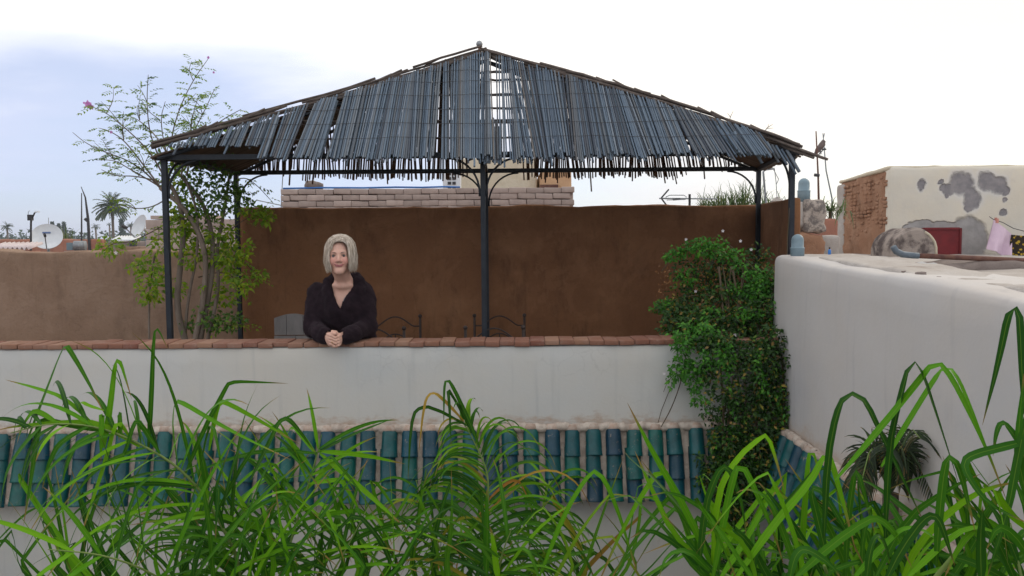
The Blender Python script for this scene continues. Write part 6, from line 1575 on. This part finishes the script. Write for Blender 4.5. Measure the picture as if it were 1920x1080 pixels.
heroes(s3, [([(1660, 1010), (1668, 835), (1690, 740), (1706, 680), (1722, 680), (1745, 745), (1808, 940)], 17, 2.1, 2.05), ([(1567, 900), (1650, 805), (1735, 700), (1752, 678), (1775, 690), (1846, 832), (1888, 940)], 16, 2.1, 2.0), ([(1653, 875), (1710, 780), (1760, 700), (1774, 687), (1792, 700), (1830, 790), (1872, 900)], 15, 2.15, 2.05), ([(1755, 1060), (1762, 960), (1772, 870), (1784, 854), (1800, 880), (1828, 995)], 17, 2.0, 1.95), ([(1840, 1090), (1838, 1010), (1843, 948)], 19, 1.95, 1.95),
    ([(1660, 1090), (1690, 1030), (1735, 968), (1756, 966), (1768, 990), (1790, 1060)], 18, 1.95, 1.9), ([(1690, 1090), (1720, 1020), (1790, 950), (1850, 915), (1925, 900)], 14, 2.1, 2.05), ([(1850, 1085), (1835, 985), (1800, 1020), (1770, 1085)], 14, 2.0, 2.0), ([(1640, 1085), (1700, 970), (1780, 915), (1840, 888)], 14, 2.2, 2.2), ([(1600, 1085), (1660, 1020), (1700, 985), (1745, 1000), (1780, 1040)], 16, 2.1, 2.0), ([(1700, 1085), (1790, 1000), (1840, 985), (1900, 1020)], 15, 2.0, 2.0), ([(1625, 1085), (1632, 1030), (1645, 1000), (1660, 1020), (1670, 1060)], 17, 2.0, 2.0)])
for q in ([(1500, 1180, 2.5), (1440, 1080, 2.6), (1400, 1020, 2.65)], [(1600, 1180, 2.5), (1600, 1060, 2.55), (1590, 985, 2.6)], [(1690, 1180, 2.4), (1710, 1080, 2.45), (1720, 1000, 2.5)], [(1780, 1200, 2.3), (1830, 1090, 2.3), (1860, 1020, 2.3)], [(1560, 1180, 2.8), (1500, 1090, 2.9), (1470, 1020, 2.95)], [(1660, 1180, 2.8), (1660, 1080, 2.85), (1650, 1010, 2.9)]): frond(pr, c, q, 13, .42, .018, .25, 1.1, .5, .4)
loose(pr, c, 60, 1270, 1900, 850, 1040, 2.2, 3.0, 8, 15)
# ---- far right palm
pq, c = palm('palm at the right edge with one tall folded leaflet reaching highest', 1960, 2.0, 1300)
s4, _ = stalk(pq, c, [at(1940, 1120, 2.0), at(1935, 1000, 2.0), at(1930, 900, 2.0), at(1925, 830, 2.0)], .012, .005)
heroes(s4, [([(1930, 830), (1918, 740), (1911, 585), (1906, 578), (1893, 580), (1872, 680), (1842, 797)], 17, 2.0, 2.05), ([(1930, 900), (1915, 835), (1890, 800), (1878, 790), (1868, 810), (1862, 855)], 15, 2.0, 2.0), ([(1945, 822), (1880, 838), (1825, 852), (1806, 866), (1812, 890), (1850, 945), (1935, 985)], 17, 2.0, 1.9), ([(1930, 760), (1910, 850), (1890, 960), (1850, 1085)], 16, 2.0, 1.95), ([(1935, 1000), (1890, 960), (1860, 905), (1880, 960), (1890, 1060)], 15, 1.95, 1.9), ([(1935, 1050), (1900, 1000), (1870, 985), (1850, 1030)], 18, 1.9, 1.9), ([(1938, 1040), (1925, 960), (1905, 905), (1885, 870)], 16, 1.95, 2.0), ([(1935, 960), (1912, 880), (1908, 830), (1920, 700)], 15, 1.98, 2.0)])
frond(pq, c, [(1930, 1150, 2.1), (1910, 1060, 2.15), (1895, 980, 2.2)], 9, .36, .022, .25, 1.1, .5, .4)
# ---- small dark palm by the right wall
pd_ = thing('dark_palm', 'small dark drooping palm against the right wall', 'palm', V((at(1690, 900, 3.45).x, 3.45, FLOORZ)))
cdp = at(1670, 925, 3.45); MB().tube([V((cdp.x, 3.45, FLOORZ-.02)), cdp], [.05, .035], 8).build('trunk', M['trunk'], pd_, True)
for k in range(14):
    az = LR.uniform(-1, 1); tip = (1672+az*85+LR.uniform(-10, 10), LR.uniform(800, 905)+abs(az)*25); mid = ((1670+tip[0])/2+az*10, min(tip[1], 850)-LR.uniform(0, 30))
    fo, P = stalk(pd_, cdp, [at(mid[0], mid[1], 3.42+LR.uniform(-.12, .1)), at(tip[0], tip[1], 3.40+LR.uniform(-.15, .1))], .005, .002); P = resample(P, 24)
    for i in range(8, 24):
        T = (P[min(23, i+1)]-P[i-1]).normalized(); S = T.cross(V((0, -.7, .7))).normalized()
        for sg in (-1, 1):
            d = (T*.8+S*sg*.8).normalized(); p = P[i].copy(); pts = [p.copy()]
            for j in range(4): p = p+d*.032; pts.append(p.copy()); d = (d+V((0, 0, -.42))).normalized()
            blade(fo, pts, .0085, mat='darkblade', rings=6)
# ================================================================== EVENING HAZE
hm = bpy.data.materials.new('evening_haze'); hm.use_nodes = True; ht = hm.node_tree; ht.nodes.clear()
ho = ht.nodes.new('ShaderNodeOutputMaterial'); hv_ = ht.nodes.new('ShaderNodeVolumePrincipled')
hv_.inputs['Color'].default_value = (.80, .88, 1.0, 1); hv_.inputs['Density'].default_value = .0006; hv_.inputs['Anisotropy'].default_value = .2
ht.links.new(hv_.outputs[0], ho.inputs['Volume'])
o = MB().box((0, 350, (GZ-1+16)/2), (1410, 1110, 16-GZ+1)).build('haze', hm)
tag(o, 'thin bluish evening haze over the rooftops', 'haze', kind='stuff')
